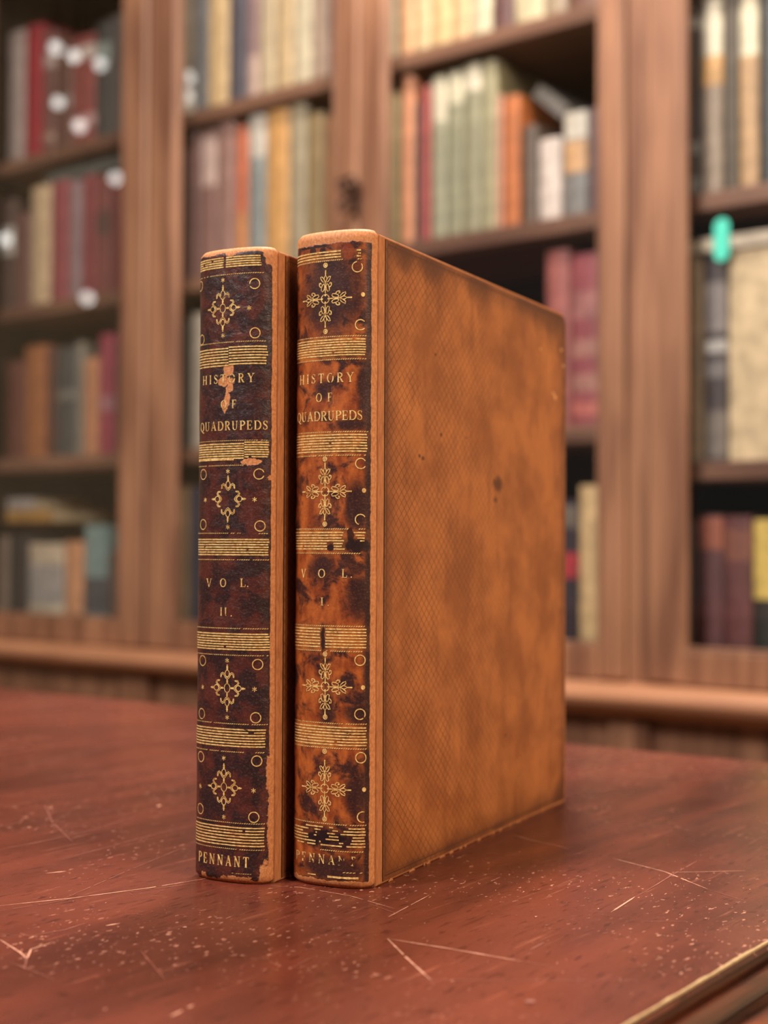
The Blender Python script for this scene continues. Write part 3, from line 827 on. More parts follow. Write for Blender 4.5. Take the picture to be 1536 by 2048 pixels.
PANEL2 = panel_material('net_patterned_side_left', B2, [(.05, .1, .004, .003)], None, [(.02, .25, .02, .01)])  # left volume's panel: same net colours, one spot and one stain
B2.build(SP2, BOARD, PANEL2, PAGE)
G = Gilt(B2); CX = 470
band(B2, G, CX, span(513.5, 532, 5), 522, gaps=[gp(B2, 448, 450.5, 520)]); G.rope(uL, uR(B2, 525, 549), vv(B2, CX, 547.5), LW * .8)
G.obj('gilt_band', GOLD1)
def split_band(ys, xr, xs, off, gaps=()):
    for y in ys:
        G.line(uL, uR(B2, xs, y), vv(B2, CX, y) - off, LW); G.line(uR(B2, xs + 1, y), uR(B2, xr + random.uniform(-2, 2), y), vv(B2, CX, y), LW, gaps)
G.rope(uL, uR(B2, 532, 685), vv(B2, CX, 683.5), LW * .8); split_band(span(694, 728, 7), 534, 457, .0004)
G.obj('gilt_band', GOLD1)
split_band(span(885, 914, 7), 536, 488, .0005); G.line(uL, uR(B2, 468, 919), vv(B2, CX, 919), LW); G.rope(uL, uR(B2, 484, 931), vv(B2, CX, 930.5), LW * .8); G.rope(uL, uR(B2, 532, 882), vv(B2, CX, 881), LW * .7)
G.obj('gilt_band', GOLD1)
G.rope(uL, uR(B2, 480, 1066), vv(B2, CX, 1066.5), LW * .8); G.rope(uR(B2, 517, 1068), uR(B2, 534, 1068), vv(B2, CX, 1067), LW * .8)
band(B2, G, CX, span(1079, 1109.5, 7), 537); G.rope(uL, uR(B2, 536, 1120), vv(B2, CX, 1119.5), LW * .8)
G.obj('gilt_band', GOLD1)
G.rope(uL, uR(B2, 537, 1259), vv(B2, CX, 1257), LW * .8); band(B2, G, CX, span(1268, 1299, 7), 538); G.rope(uL, uR(B2, 536, 1312), vv(B2, CX, 1310.5), LW * .8)
G.obj('gilt_band', GOLD1)
G.rope(uL, uR(B2, 532, 1451), vv(B2, CX, 1448), LW * .8); band(B2, G, CX, span(1459, 1492.5, 7), 531); G.rope(uL, uR(B2, 486, 1505), vv(B2, CX, 1504), LW * .8); G.rope(uR(B2, 510, 1505), uR(B2, 525, 1505), vv(B2, CX, 1504), LW * .8)
G.obj('gilt_band', GOLD1)
G.rope(uL, uR(B2, 530, 1650), vv(B2, CX, 1646), LW * .8); band(B2, G, CX, span(1655, 1691, 7), 529); G.rope(uL, uR(B2, 528, 1701), vv(B2, CX, 1698.5), LW * .8)
G.obj('gilt_band', GOLD1)
G.rope(uR(B2, 463, 1747), uR(B2, 502, 1750), vv(B2, 480, 1747.5), LW * .5)
G.obj('gilt_band', GOLD1)
ORN2 = [(446, 617, 560.5, 671.5), (456, 998, 943, 1054), (454.5, 1376, 1321, 1434.5), (448, 1574, 1516, 1634)]
for i, (x, y, d0, d1) in enumerate(ORN2):
    scroll(G, x, y, 1.0, centre=(i != 1))
    for yy in (d0, d1): G.star(B2.px(x, yy), 4.6 * MM, 1.7 * MM)
    G.obj('gilt_ornament', GOLD1)
for (x, y) in ((498.5, 616), (509, 999), (411, 1000), (405.5, 1374), (509, 1378.5), (507, 1581.5), (401, 1572)): G.star(B2.px(x, y), 4.8 * MM, 1.8 * MM); G.obj('gilt_star', GOLD1)
for (x, y, a0, a1) in ((509.4, 567, 0, 360), (510, 665.8, 0, 360), (518, 948, 20, 340), (520, 1052, 0, 360), (515.3, 1329, 0, 360), (511.3, 1435.5, 0, 360), (513.5, 1522, 0, 360), (507.6, 1634.5, 0, 360)):
    G.ring(B2.px(x, y), 10.2 * MM, 1.9 * MM, a0=a0, a1=a1)
    G.obj('gilt_ring', GOLD1)
for (x, y) in ((402.5, 573), (404, 680), (407, 949), (407, 1049), (405.5, 1321), (403.5, 1427), (402.5, 1513), (401, 1617)): G.ring(B2.px(x, y), 10.2 * MM, 1.7 * MM); G.obj('gilt_ring', GOLD1)
G = Gilt(B2)
text_px(G, 'HISTORY', 406, 509, 748, 766); G.obj('gilt_lettering', GOLD1); text_px(G, 'OF', 442, 473, 800, 817); G.obj('gilt_lettering', GOLD1); text_px(G, 'QUADRUPEDS', 402, 535.5, 842, 860, gm=.16); G.obj('gilt_lettering', GOLD1)
for ch, x0, x1 in (('V', 413, 424), ('O', 440, 453), ('L', 480, 492), ('.', 494, 498)): text_px(G, ch, x0, x1, 1157, 1174)
G.obj('gilt_lettering', GOLD1)
text_px(G, 'II', 440, 453.5, 1215, 1231.5); text_px(G, '.', 461, 465, 1215, 1233); G.obj('gilt_lettering', GOLD1)
text_px(G, 'PENNANT', 398, 498, 1710, 1731)
G.obj('gilt_lettering', GOLD1)

# ------------------------------------------------------------------ glazed bookcase
BW = wood('bookcase_wood', (96, 62, 46), (148, 106, 80), (1, 1, .07), .45, 26)
BWH = wood('bookcase_wood_horizontal', (86, 58, 46), (134, 98, 78), (.07, 1, 1), .45, 26)
BWD = wood('bookcase_inner_wood_shaded', (40, 28, 24), (58, 40, 33), (.07, 1, 1), .6, 26)  # darker copy of the wood; the shadow inside the shelves is painted in
GLASS = NT('door_glass')
_t = GLASS.n('ShaderNodeBsdfTransparent'); _g = GLASS.n('ShaderNodeBsdfGlossy'); _g.inputs['Roughness'].default_value = 0.0
_f = GLASS.n('ShaderNodeFresnel'); _geo = GLASS.n('ShaderNodeNewGeometry')
_f.inputs[0].default_value = 1.5; GLASS.set(_f.inputs[0], GLASS.math('SUBTRACT', 1.5, GLASS.math('MULTIPLY', _geo.outputs['Backfacing'], 1.5 - 1 / 1.5)))
_m = GLASS.n('ShaderNodeMixShader')
GLASS.t.links.new(_f.outputs[0], _m.inputs[0]); GLASS.t.links.new(_t.outputs[0], _m.inputs[1]); GLASS.t.links.new(_g.outputs[0], _m.inputs[2]); GLASS.t.links.new(_m.outputs[0], GLASS.out.inputs[0])
GLASS = GLASS.m
IRON = plain('dark_brass', (72, 52, 44), .35, .8, .5, .2, 200)

case = empty('bookcase', (BO.x, BO.y, 0), -TH, 'tall brown wooden library bookcase with glazed doors behind the table', 'bookcase')
def S0(x, y=800): return bk_px(x, y, 0)[0]
sA0, sA1 = S0(-32), S0(238)
sB0, sB1 = S0(346), S0(664)
sC0, sC1 = S0(764), S0(1197)
sD0 = S0(1364); sD1 = sD0 + .39
gAB0, gAB1 = S0(286), S0(291)
gBC = S0(713)
pCD0, pCD1 = S0(1246), S0(1292)
Z_LEDGE = CAM.z - .18968
Z_RAIL = bk_px(1165, 1292, 0)[1]
Z_DTOP, Z_RTOP = 2.12, 2.06
SH_T = .027
sh = [CAM.z + .824, CAM.z + .508, CAM.z + .187]            # shelf tops
Z_BOT = Z_RAIL + .004
Z_D2 = bk_px(1395, 924, .05)[1]
eL, eR = sA0 - .125, sD1 + .075
# carcass
bm = bmesh.new()
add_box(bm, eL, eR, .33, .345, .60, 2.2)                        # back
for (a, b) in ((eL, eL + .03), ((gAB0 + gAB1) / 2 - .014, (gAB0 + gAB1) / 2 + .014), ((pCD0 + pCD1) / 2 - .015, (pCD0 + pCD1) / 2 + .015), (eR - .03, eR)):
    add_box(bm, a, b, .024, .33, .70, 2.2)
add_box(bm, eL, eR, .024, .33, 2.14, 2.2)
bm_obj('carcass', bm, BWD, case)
box('post', pCD0 + .0018, pCD1 - .0018, .010, .024, Z_LEDGE, 2.2, BW, case, .001)
# cornice
pr = [(0.03, 2.13), (-.004, 2.13), (-.006, 2.16), (-.02, 2.17), (-.03, 2.20), (-.06, 2.22), (-.075, 2.26), (-.075, 2.28), (.34, 2.28), (.34, 2.2), (.03, 2.2)]
extrude_profile('cornice', pr, eL - .01, eR + .01, BWH, case, False, lambda p, t: (t, p[0], p[1]))
# ledge (waist moulding)
zl = Z_LEDGE
nose = [(.33, zl), (-.030, zl)] + [(-.046 + .0 - .016 * math.sin(a), zl - .016 + .016 * math.cos(a)) for a in [i * math.pi / 10 for i in range(11)]] + [(-.034, zl - .034), (-.026, zl - .042), (.33, zl - .042)]
extrude_profile('ledge', nose, eL - .02, eR + .02, wood('ledge_wood_lit', (128, 86, 62), (178, 126, 94), (.07, 1, 1), .38, 26), case, False, lambda p, t: (t, p[0], p[1]))  # paler copy of the bookcase wood; lamplight on the ledge is in its colour
# base cabinet
zb1_ = zl - .0425
bm = bmesh.new(); add_box(bm, eL, eR, -.008, .33, .08, zb1_); add_box(bm, eL - .012, eR + .012, -.022, .33, 0, .08, .004)
for a, b in ((eL, eL + .06), (S0(262), S0(318)), (S0(690), S0(740)), (S0(1230), S0(1310)), (eR - .06, eR)):
    add_box(bm, a, b, -.020, -.008, .08, zb1_ - .002, .002)
bm_obj('base_cabinet', bm, BW, case)
for a, b in ((sA0, sA1), (sB0, sB1), (sC0, sC1), (sD0, sD1)):
    bm = bmesh.new(); h0, h1 = .12, zb1_ - .05; f = .055
    add_box(bm, a, b, -.019, -.0082, h0, h0 + f, .002); add_box(bm, a, b, -.019, -.0082, h1 - f, h1, .002)
    add_box(bm, a, a + f, -.019, -.0082, h0 + f, h1 - f, .002); add_box(bm, b - f, b, -.019, -.0082, h0 + f, h1 - f, .002)
    add_box(bm, a + f + .008, b - f - .008, -.014, -.0082, h0 + f + .008, h1 - f - .008, .004)
    bm_obj('lower_door', bm, BW, case)
# shelves
iA = (eL + .0305, (gAB0 + gAB1) / 2 - .0145); iBC = ((gAB0 + gAB1) / 2 + .0145, (pCD0 + pCD1) / 2 - .0155); iD = ((pCD0 + pCD1) / 2 + .0155, eR - .0305)
for (a, b), zs in ((iA, sh), (iBC, sh), (iD, [sh[0], sh[1], Z_D2])):
    for z in zs: box('shelf', a, b, .046, .329, z - SH_T, z, BWH, case, .003)
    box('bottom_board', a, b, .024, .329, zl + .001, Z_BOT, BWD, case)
# doors
def door(s0, o0, o1, s1):
    bm = bmesh.new(); t = .021
    add_box(bm, s0, o0, 0, t, zl + .002, Z_DTOP, .005, 1); add_box(bm, o1, s1, 0, t, zl + .002, Z_DTOP, .005, 1)
    add_box(bm, o0, o1, .001, t, zl + .002, Z_RAIL, .002); add_box(bm, o0, o1, .001, t, Z_RTOP, Z_DTOP, .002)
    d = bm_obj('door', bm, BW, case)
    bm = bmesh.new(); q = .006                               # glazing bead
    add_box(bm, o0, o0 + q, .004, .012, Z_RAIL, Z_RTOP, .002); add_box(bm, o1 - q, o1, .004, .012, Z_RAIL, Z_RTOP, .002)
    add_box(bm, o0 + q, o1 - q, .004, .012, Z_RAIL, Z_RAIL + q, .002); add_box(bm, o0 + q, o1 - q, .004, .012, Z_RTOP - q, Z_RTOP, .002)
    bm_obj('glazing_bead', bm, BW, d)
    box('glass_pane', o0 + .0005, o1 - .0005, .0125, .0150, Z_RAIL + .0005, Z_RTOP - .0005, GLASS, d)
    return d
door(eL + .004, sA0, sA1, gAB0)
door(gAB1, sB0, sB1, gBC - .0006)
dC = door(gBC + .0006, sC0, sC1, pCD0)
door(pCD1, sD0, sD1, eR - .004)
# key in its lock on the meeting stile
kz = bk_px(700, 395, -.01)[1]; ks = S0(714, 395)
bm = bmesh.new()
add_box(bm, ks - .009, ks + .009, -.003, .0, kz - .026, kz + .024, .0014)
r = bmesh.ops.create_cone(bm, cap_ends=True, segments=14, radius1=.0038, radius2=.0038, depth=.026, matrix=Matrix.Translation((ks, -.014, kz)) @ Matrix.Rotation(math.pi / 2, 4, 'X'))
bm_obj('escutcheon', bm, IRON, dC)
bm = bmesh.new()
for (cx, cz) in ((-.008, .018), (.010, .020), (-.004, -.018)):
    N1, N2 = 18, 8; R, r_ = .0085, .0036; ring = []
    for i in range(N1):
        a = i / N1 * 2 * math.pi; row = []
        for j in range(N2):
            b = j / N2 * 2 * math.pi
            row.append(bm.verts.new((ks + cx + (R + r_ * math.cos(b)) * math.cos(a), -.028 + r_ * math.sin(b), kz + cz + (R + r_ * math.cos(b)) * math.sin(a))))
        ring.append(row)
    for i in range(N1):
        for j in range(N2): bm.faces.new([ring[i][j], ring[(i + 1) % N1][j], ring[(i + 1) % N1][(j + 1) % N2], ring[i][(j + 1) % N2]])
add_box(bm, ks - .004, ks + .004, -.031, -.025, kz - .012, kz + .014, .001)
bm_obj('key_bow', bm, IRON, dC, True)

# ------------------------------------------------------------------ books in the bookcase
MC = {}
def bmat(c, rough=.5):
    if c not in MC: MC[c] = plain('binding_%02x%02x%02x' % c, c, rough, 0, .45, .14, 45, .76)
    return MC[c]
PAGEB = plain('shelf_page_edges', (196, 180, 150), .9, 0, .1, .08, 120)
DB = .060
ORD = ['leftmost', 'second', 'third', 'fourth', 'fifth', 'sixth', 'seventh', 'eighth', 'ninth', 'tenth', 'eleventh', 'twelfth', 'thirteenth', 'fourteenth']
def shelf_book(s0, s1, z0, z1, col, label, group, bands=(), d0=DB, lean=0.0, depth=.19):
    sc_, th, h = (s0 + s1) / 2, max(.008, (s1 - s0) - .0012), z1 - z0 - .0006
    p = bk(sc_, d0, z0 + .0003)
    o = bpy.data.objects.new('book', None); link(o); o.empty_display_size = .02
    rot = Matrix.Rotation(-TH, 4, 'Z') @ Matrix.Rotation(lean, 4, 'Y')
    o.matrix_world = Matrix.Translation(p) @ rot
    o['label'] = label; o['category'] = 'book'; o['group'] = group
    hw = th / 2; bu = min(.007, hw * .6)
    # case: rounded spine + two boards (plan outline, closed)
    outer = [(-hw, depth)] + [(-hw * math.cos(a), bu - bu * math.sin(a)) for a in [i * math.pi / 12 for i in range(13)]] + [(hw, depth)]
    t = min(.0025, hw * .3)
    inner = [(hw - t, depth)] + [((hw - t) * math.cos(a), bu + t - bu * math.sin(a) * .9) for a in [i * math.pi / 12 for i in range(13)]] + [(-hw + t, depth)]
    P = outer + inner; n = len(P); no = len(outer); ni = len(inner)
    vs = [(x, y, 0) for x, y in P] + [(x, y, h) for x, y in P]
    fs = [(i, (i + 1) % n, n + (i + 1) % n, n + i) for i in range(n)]
    for i in range(no - 1):
        j = no + ni - 1 - i
        fs.append((i + 1, i, j, j - 1)); fs.append((n + i, n + i + 1, n + j - 1, n + j))
    mesh('cover', vs, fs, bmat(col), o)
    bm = bmesh.new(); add_box(bm, -hw + t * 1.02, hw - t * 1.02, bu + t * 1.1, depth - .004, .003, h - .004); bm_obj('page_block', bm, PAGEB, o)
    for (f0, f1, c) in bands:
        m = 10; A = [(-hw * 1.0 * math.cos(a), bu - bu * math.sin(a) - .0004) for a in [math.pi * (.03 + .94 * i / m) for i in range(m + 1)]]
        vs = [(x, y, h * f0) for x, y in A] + [(x, y, h * f1) for x, y in A] + [(x, y + .0006, h * f0) for x, y in A] + [(x, y + .0006, h * f1) for x, y in A]
        k_ = m + 1; fs = []
        for i in range(m):
            fs += [(i, i + 1, k_ + i + 1, k_ + i), (2 * k_ + i + 1, 2 * k_ + i, 3 * k_ + i, 3 * k_ + i + 1), (k_ + i, k_ + i + 1, 3 * k_ + i + 1, 3 * k_ + i), (i + 1, i, 2 * k_ + i, 2 * k_ + i + 1)]
        mesh('spine_label', vs, fs, bmat(c), o)
    return o

DN = {'A': 'left', 'B': 'second', 'C': 'third', 'D': 'right'}
RN = ['top', 'second', 'third', 'bottom']
ZS = {'A': sh + [Z_BOT], 'B': sh + [Z_BOT], 'C': sh + [Z_BOT], 'D': [sh[1], Z_D2, Z_BOT]}
INT = {'A': iA, 'B': (iBC[0], gBC), 'C': (gBC, iBC[1]), 'D': iD}
def row(bay, r, items):
    z = ZS[bay][r]
    rn = {'D': ['top', 'middle', 'bottom']}.get(bay, RN)[r]
    last = INT[bay][0] + .0005
    grp = 'books on the %s shelf behind the %s glass door' % (rn, DN[bay])
    for i, it in enumerate(items):
        x0, x1, yt, col, desc = it[:5]; kw = it[5] if len(it) > 5 else {}
        dd = kw.get('d', 0.0); d = DB + dd
        ym = 300 if r == 0 else (500 if r == 1 else 800)
        s0 = max(bk_px(x0, ym, d)[0], last); s1 = bk_px(x1, ym, d)[0]
        if s1 - s0 < .006: s1 = s0 + .008
        s1 = min(s1, INT[bay][1] - .0005)
        zt_ = bk_px((x0 + x1) / 2, yt, d)[1]
        zt_ = min(zt_, z + (.284 if not (bay == 'D') else (.284 if r != 1 else .345)))
        if bay == 'D' and r == 1: zt_ = z + .298
        label = '%s book, %s from left, %s shelf, %s glass door' % (desc, ORD[i], rn, DN[bay])
        if i == 0: label = '%s book, leftmost, %s shelf, %s glass door' % (desc, rn, DN[bay])
        sb = shelf_book(s0, s1, z, zt_, col, label, grp, kw.get('b', ()), d, kw.get('lean', 0.0))
        last = s1 + .0004
W_ = (214, 204, 182)
row('A', 0, [(12, 45, 55, (168, 152, 146), 'pale grey'), (45, 80, 40, (156, 34, 52), 'bright crimson'), (80, 106, 62, (112, 72, 66), 'worn brown-red', {'b': ((.70, .82, (170, 150, 145)), (.10, .16, (170, 140, 125)))}), (106, 138, 88, (98, 64, 54), 'plain brown', {'b': ((.42, .50, (150, 138, 134)),)}),
    (138, 186, 72, (142, 74, 70), 'dusty red', {'b': ((.78, .9, (196, 180, 170)), (.16, .26, (190, 150, 146)))}), (186, 216, 45, (66, 68, 66), 'dark grey-green', {'b': ((.66, .82, (150, 160, 152)),)}), (216, 246, 30, (96, 90, 86), 'warm grey')])
row('A', 1, [(-6, 24, 400, (82, 62, 58), 'dark brown', {'b': ((.5, .75, (190, 186, 176)),)}), (24, 56, 428, (112, 78, 72), 'faded brown'), (58, 97, 372, (206, 180, 144), 'cream'), (97, 135, 362, (150, 76, 82), 'dusty crimson'), (135, 160, 362, (146, 122, 126), 'pale mauve'),
    (160, 186, 350, (136, 60, 64), 'deep red'), (186, 216, 352, (138, 76, 72), 'brick red', {'b': ((.5, .7, (100, 70, 64)),)}), (216, 246, 348, (122, 56, 58), 'dark maroon')])
row('A', 2, [(8, 44, 722, (106, 62, 54), 'dull brown'), (45, 90, 692, (166, 106, 68), 'tan-orange'), (90, 106, 694, (86, 46, 34), 'thin dark brown'), (106, 146, 694, (78, 80, 80), 'slate grey', {'b': ((.52, .6, (120, 120, 112)),)}), (146, 164, 684, (128, 122, 110), 'stone grey'), (164, 194, 716, (202, 142, 104), 'peach-tan'),
    (194, 224, 668, (172, 72, 92), 'raspberry pink', {'b': ((.36, .48, (190, 130, 140)),)}), (224, 246, 690, (84, 36, 44), 'narrow maroon')])
row('A', 3, [(-8, 18, 1072, (132, 116, 104), 'drab beige'), (18, 52, 1070, (46, 46, 50), 'blue-black'), (56, 128, 1086, (206, 190, 166), 'thick cream-white', {'b': ((.12, .7, (168, 164, 160)),)}), (129, 165, 1082, (214, 156, 116), 'peach-coloured'), (168, 214, 1050, (142, 170, 168), 'pale teal', {'b': ((.02, .42, (84, 88, 96)),)}), (215, 236, 1100, (96, 80, 76), 'narrow grey')])
row('B', 0, [(352, 384, -80, (164, 150, 134), 'grey-beige', {'b': ((.02, .16, (216, 206, 190)),)}), (384, 410, -60, (104, 104, 106), 'dark blue-grey'), (410, 452, -80, (220, 188, 140), 'cream-yellow'), (452, 490, -70, (92, 88, 98), 'dark slate'), (490, 514, -80, (158, 126, 124), 'mauve', {'b': ((.02, .3, (206, 176, 162)),)}),
    (514, 545, -80, (206, 186, 152), 'pale beige'), (545, 582, -80, (212, 184, 142), 'tan-beige'), (582, 619, -80, (224, 210, 178), 'off-white'), (619, 655, -80, (204, 176, 154), 'pinkish beige'), (655, 690, -80, (158, 86, 82), 'dusty red')])
row('B', 1, [(352, 372, 300, (84, 58, 56), 'dark maroon'), (372, 395, 266, (118, 80, 76), 'maroon-brown'), (395, 428, 262, (144, 106, 98), 'pink-labelled brown', {'b': ((.62, .96, (196, 168, 158)),)}), (428, 466, 236, (164, 126, 116), 'rosy brown'), (466, 491, 252, (206, 112, 76), 'orange-red', {'b': ((.02, .4, (210, 140, 86)),)}),
    (491, 527, 206, (146, 152, 150), 'blue-grey white-topped', {'b': ((.72, .99, (214, 206, 194)),)}), (527, 573, 208, (222, 168, 104), 'golden yellow'), (573, 609, 196, (176, 162, 134), 'grey-beige'), (609, 645, 226, (168, 142, 100), 'olive-tan'), (645, 690, 232, (188, 132, 92), 'orange-tan')])
row('B', 2, [(352, 376, 642, (62, 64, 64), 'dark green-grey'), (376, 410, 626, (176, 164, 148), 'light beige'), (410, 450, 640, (120, 70, 60), 'red-brown'), (450, 500, 640, (170, 140, 100), 'tan'), (500, 560, 630, (90, 70, 60), 'dark brown'), (560, 610, 650, (150, 110, 80), 'light brown')])
row('B', 3, [(344, 377, 972, (176, 148, 120), 'tan-grey'), (377, 412, 974, (52, 56, 76), 'navy blue'), (412, 470, 990, (110, 70, 60), 'brown')])
row('C', 0, [(768, 790, -90, (190, 176, 150), 'narrow grey-beige'), (790, 825, -90, (232, 180, 134), 'peach'), (825, 858, -90, (224, 198, 152), 'cream'), (858, 900, -90, (228, 194, 142), 'cream-tan'), (900, 937, -90, (230, 190, 144), 'peach-beige'), (937, 980, -90, (220, 208, 176), 'cream-white'), (980, 1024, -100, (108, 74, 72), 'dark maroon-brown'),
    (1024, 1086, -100, (214, 198, 162), 'wide cream'), (1086, 1132, -100, (170, 150, 126), 'beige-grey'), (1132, 1196, -100, (120, 84, 70), 'brown')])
row('C', 1, [(766, 796, 184, (174, 156, 118), 'olive-beige'), (796, 825, 146, (222, 152, 112), 'peach-orange'), (825, 838, 205, (84, 62, 56), 'thin dark brown'), (838, 858, 172, (170, 78, 74), 'dusty red'), (858, 890, 152, (158, 156, 130), 'grey-green', {'b': ((.72, .98, (216, 206, 180)),)}), (890, 922, 142, (150, 148, 120), 'sage green', {'b': ((.80, .98, (214, 206, 178)),)}),
    (922, 960, 128, (154, 150, 122), 'olive-sage', {'b': ((.84, .98, (222, 212, 188)),)}), (960, 990, 122, (168, 160, 126), 'khaki'), (990, 1004, 190, (206, 150, 124), 'slim salmon'), (1004, 1036, 190, (196, 114, 62), 'orange-brown'), (1042, 1072, 250, (104, 88, 76), 'dark grey-brown'), (1074, 1120, 276, (226, 210, 200), 'pinkish white'),
    (1124, 1172, 222, (140, 136, 132), 'grey cream-topped', {'b': ((.42, .72, (222, 174, 126)), (.74, .99, (222, 212, 196)))}), (1174, 1210, 214, (116, 94, 96), 'mauve-grey')])
row('C', 2, [(1088, 1138, 500, (172, 100, 94), 'dusty pink-red'), (1139, 1205, 506, (164, 86, 92), 'crimson-mauve', {'b': ((.2, .3, (186, 130, 118)), (.4, .5, (186, 130, 118)), (.06, .14, (210, 120, 110)), (.62, .78, (176, 116, 112)))})])
row('C', 3, [(1100, 1154, 1000, (62, 50, 58), 'near-black red-labelled', {'b': ((.44, .62, (200, 62, 72)), (.8, .96, (120, 108, 98)))}), (1155, 1200, 970, (236, 200, 148), 'cream-yellow')])
row('D', 0, [(1358, 1400, -40, (74, 64, 64), 'black-brown white-spotted', {'b': ((.86, .92, (170, 168, 166)), (.22, .28, (140, 140, 138)), (.02, .1, (130, 130, 130)))}), (1400, 1444, -60, (158, 140, 122), 'cream-topped grey', {'b': ((.55, .70, (206, 160, 104)), (.70, .99, (226, 216, 192)))}), (1444, 1475, -60, (92, 82, 70), 'dark olive'),
    (1475, 1516, -60, (196, 160, 120), 'cream-topped tan', {'b': ((.66, .99, (228, 218, 190)),)}), (1516, 1560, -60, (74, 76, 76), 'dark slate'), (1560, 1620, -60, (140, 110, 90), 'light brown')])
row('D', 1, [(1368, 1405, 500, (164, 144, 120), 'plain beige'), (1405, 1452, 500, (78, 68, 70), 'black white-lettered', {'b': ((.02, .24, (130, 120, 112)), (.52, .58, (196, 192, 188)), (.62, .86, (134, 126, 124)), (.40, .48, (130, 124, 124)))}), (1453, 1700, 500, (224, 200, 162), 'very wide cream')])
row('D', 2, [(1362, 1388, 1040, (60, 46, 48), 'thin black-brown'), (1388, 1444, 1030, (104, 66, 68), 'orange-topped maroon', {'b': ((.74, .98, (168, 100, 80)),)}), (1444, 1502, 1032, (112, 68, 68), 'brown-topped maroon', {'b': ((.66, .9, (140, 90, 76)),)}), (1502, 1562, 1036, (52, 54, 50), 'dark green yellow-topped', {'b': ((.38, .99, (232, 202, 112)),)}), (1562, 1620, 1030, (110, 70, 60), 'brown')])

# ---- books lying flat or askew
def flat_book(x0, x1, ybot, d0, z0, th, depth, col, label, group, tilt=0.0, yaw=0.0):
    s0 = bk_px(x0, ybot, d0)[0]; s1 = bk_px(x1, ybot, d0)[0]
    o = bpy.data.objects.new('book', None); link(o)
    o.matrix_world = Matrix.Translation(bk((s0 + s1) / 2, d0, z0)) @ Matrix.Rotation(-TH + yaw, 4, 'Z') @ Matrix.Rotation(tilt, 4, 'Y')
    o['label'] = label; o['category'] = 'book'; o['group'] = group
    hw = (s1 - s0) / 2; bm = bmesh.new()
    add_box(bm, -hw, hw, 0, depth, 0, .003, .0008); add_box(bm, -hw, hw, 0, depth, th - .003, th, .0008)
    add_box(bm, -hw, hw, 0, .004, .003, th - .003)
    bm_obj('cover', bm, bmat(col), o)
    bm = bmesh.new(); add_box(bm, -hw + .004, hw - .004, .004, depth - .004, .003, th - .003); bm_obj('page_block', bm, PAGEB, o)
    return o
GA = 'books on the second shelf behind the left glass door'
flat_book(92, 238, 350, .075, bk_px(165, 350, .06)[1] + .003, .025, .18, (104, 108, 102), 'grey-green book lying flat on the red volumes, second shelf, left glass door', GA)
GA4 = 'books on the bottom shelf behind the left glass door'
zq = bk_px(120, 1048, .06)[1] + .006
flat_book(12, 98, 1048, .075, zq, .026, .17, (186, 142, 78), 'golden-brown book lying flat on others, bottom shelf, left glass door', GA4)
flat_book(14, 66, 1012, .080, zq + .0265, .024, .16, (186, 178, 174), 'pale grey book topmost of flat pair, bottom shelf, left glass door', GA4)
# grey volume propped diagonally over the short books of the third door
zc_ = bk_px(1085, 262, .08)[1]
o = flat_book(1046, 1122, 250, .10, zc_ + .014, .022, .16, (120, 114, 108), 'grey book slumped slantwise on short books, second shelf, third glass door', 'books on the second shelf behind the third glass door', tilt=.0)
o.matrix_world = Matrix.Translation(bk(bk_px(1086, 205, .085)[0] + .014, .085, bk_px(1086, 205, .085)[1])) @ Matrix.Rotation(-TH, 4, 'Z') @ Matrix.Rotation(.72, 4, 'Y') @ Matrix.Translation((0, 0, -.012))
# large folio lying across the tall ones of the right door
zf = Z_D2 + .2992
flat_book(1366, 1700, 500, .055, zf, .019, .20, (206, 192, 172), 'large pale flat book across tall volumes, middle shelf, right glass door', 'books on the middle shelf behind the right glass door')
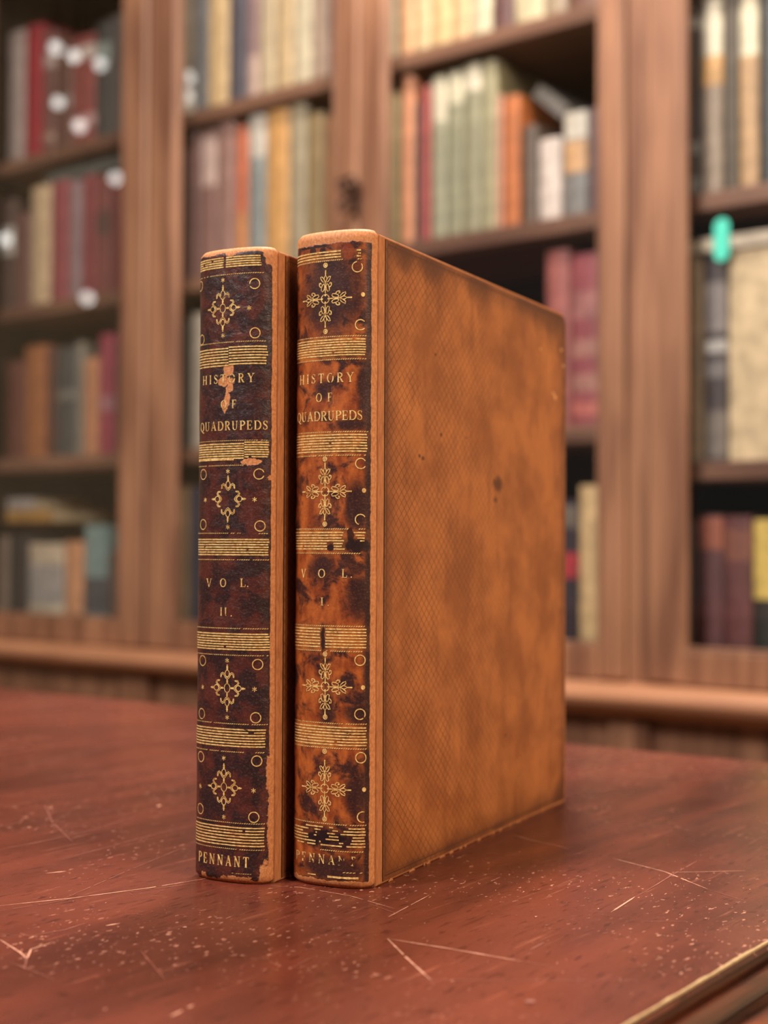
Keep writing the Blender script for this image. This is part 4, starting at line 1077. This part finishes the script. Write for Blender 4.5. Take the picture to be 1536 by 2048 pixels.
# turquoise strip added in place of a light reflection in the glass
s_, z_ = bk_px(1443, 480, .050)
bm = bmesh.new()
hgt0, hgt1 = bk_px(1443, 522, .05)[1], bk_px(1443, 436, .05)[1]
pts = []
for i in range(9):
    a = math.pi * i / 8; pts.append((.0115 * math.cos(a), hgt1 - .011 + .011 * math.sin(a)))
for i in range(9):
    a = math.pi + math.pi * i / 8; pts.append((.0115 * math.cos(a), hgt0 + .011 + .011 * math.sin(a)))
A = [bm.verts.new((x, 0, z)) for x, z in pts]; B = [bm.verts.new((x, .0008, z)) for x, z in pts]; n = len(pts)
bm.faces.new(A); bm.faces.new(B[::-1])
for i in range(n): bm.faces.new([A[i], B[i], B[(i + 1) % n], A[(i + 1) % n]])
mk = bm_obj('green_reflection', bm, plain('turquoise_reflection', (82, 214, 190), .5, 0, .4, .05), None)
mk.matrix_world = Matrix.Translation(bk(s_, .050, 0)) @ Matrix.Rotation(-TH, 4, 'Z')
mk['label'] = 'turquoise strip imitating a green light reflection in the right glass door'; mk['category'] = 'green_reflection'

# ------------------------------------------------------------------ unseen bulbs added so the door glass mirrors them as light spots
BULB = NT('bulb_glow')
_e = BULB.n('ShaderNodeEmission'); _e.inputs[0].default_value = (1, .97, .90, 1); _e.inputs[1].default_value = 8.5
BULB.t.links.new(_e.outputs[0], BULB.out.inputs[0]); BULB = BULB.m
CORD = plain('black_cord', (30, 28, 28), .5)
GN = -DX
for i, (x, y, L) in enumerate(((110, 95, 1.9), (146, 112, 2.1), (200, 128, 2.0), (115, 205, 2.2), (158, 252, 1.9), (230, 356, 2.0), (174, 596, 1.8), (10, 478, 2.1), (374, 155, 1.7), (372, 192, 2.0), (350, 520, 1.7))):
    s_, z_ = bk_px(x, y, .0125); hit = bk(s_, .0125, z_)
    d = (hit - CAM).normalized(); rf = d - 2 * d.dot(GN) * GN
    p = hit + rf * L
    lampo = empty('glint_bulb', p, 0, 'unseen bulb on a black cord, added to make a light spot in the glass', 'lamp', 'bulbs added for light spots in the glass')
    bm = bmesh.new(); bmesh.ops.create_uvsphere(bm, u_segments=20, v_segments=12, radius=.020); bm_obj('bulb', bm, BULB, lampo, True)
    bm = bmesh.new(); add_box(bm, -.003, .003, -.003, .003, .045, 2.998 - p.z); add_box(bm, -.012, .012, -.012, .012, .018, .045, .003); bm_obj('cord', bm, CORD, lampo)
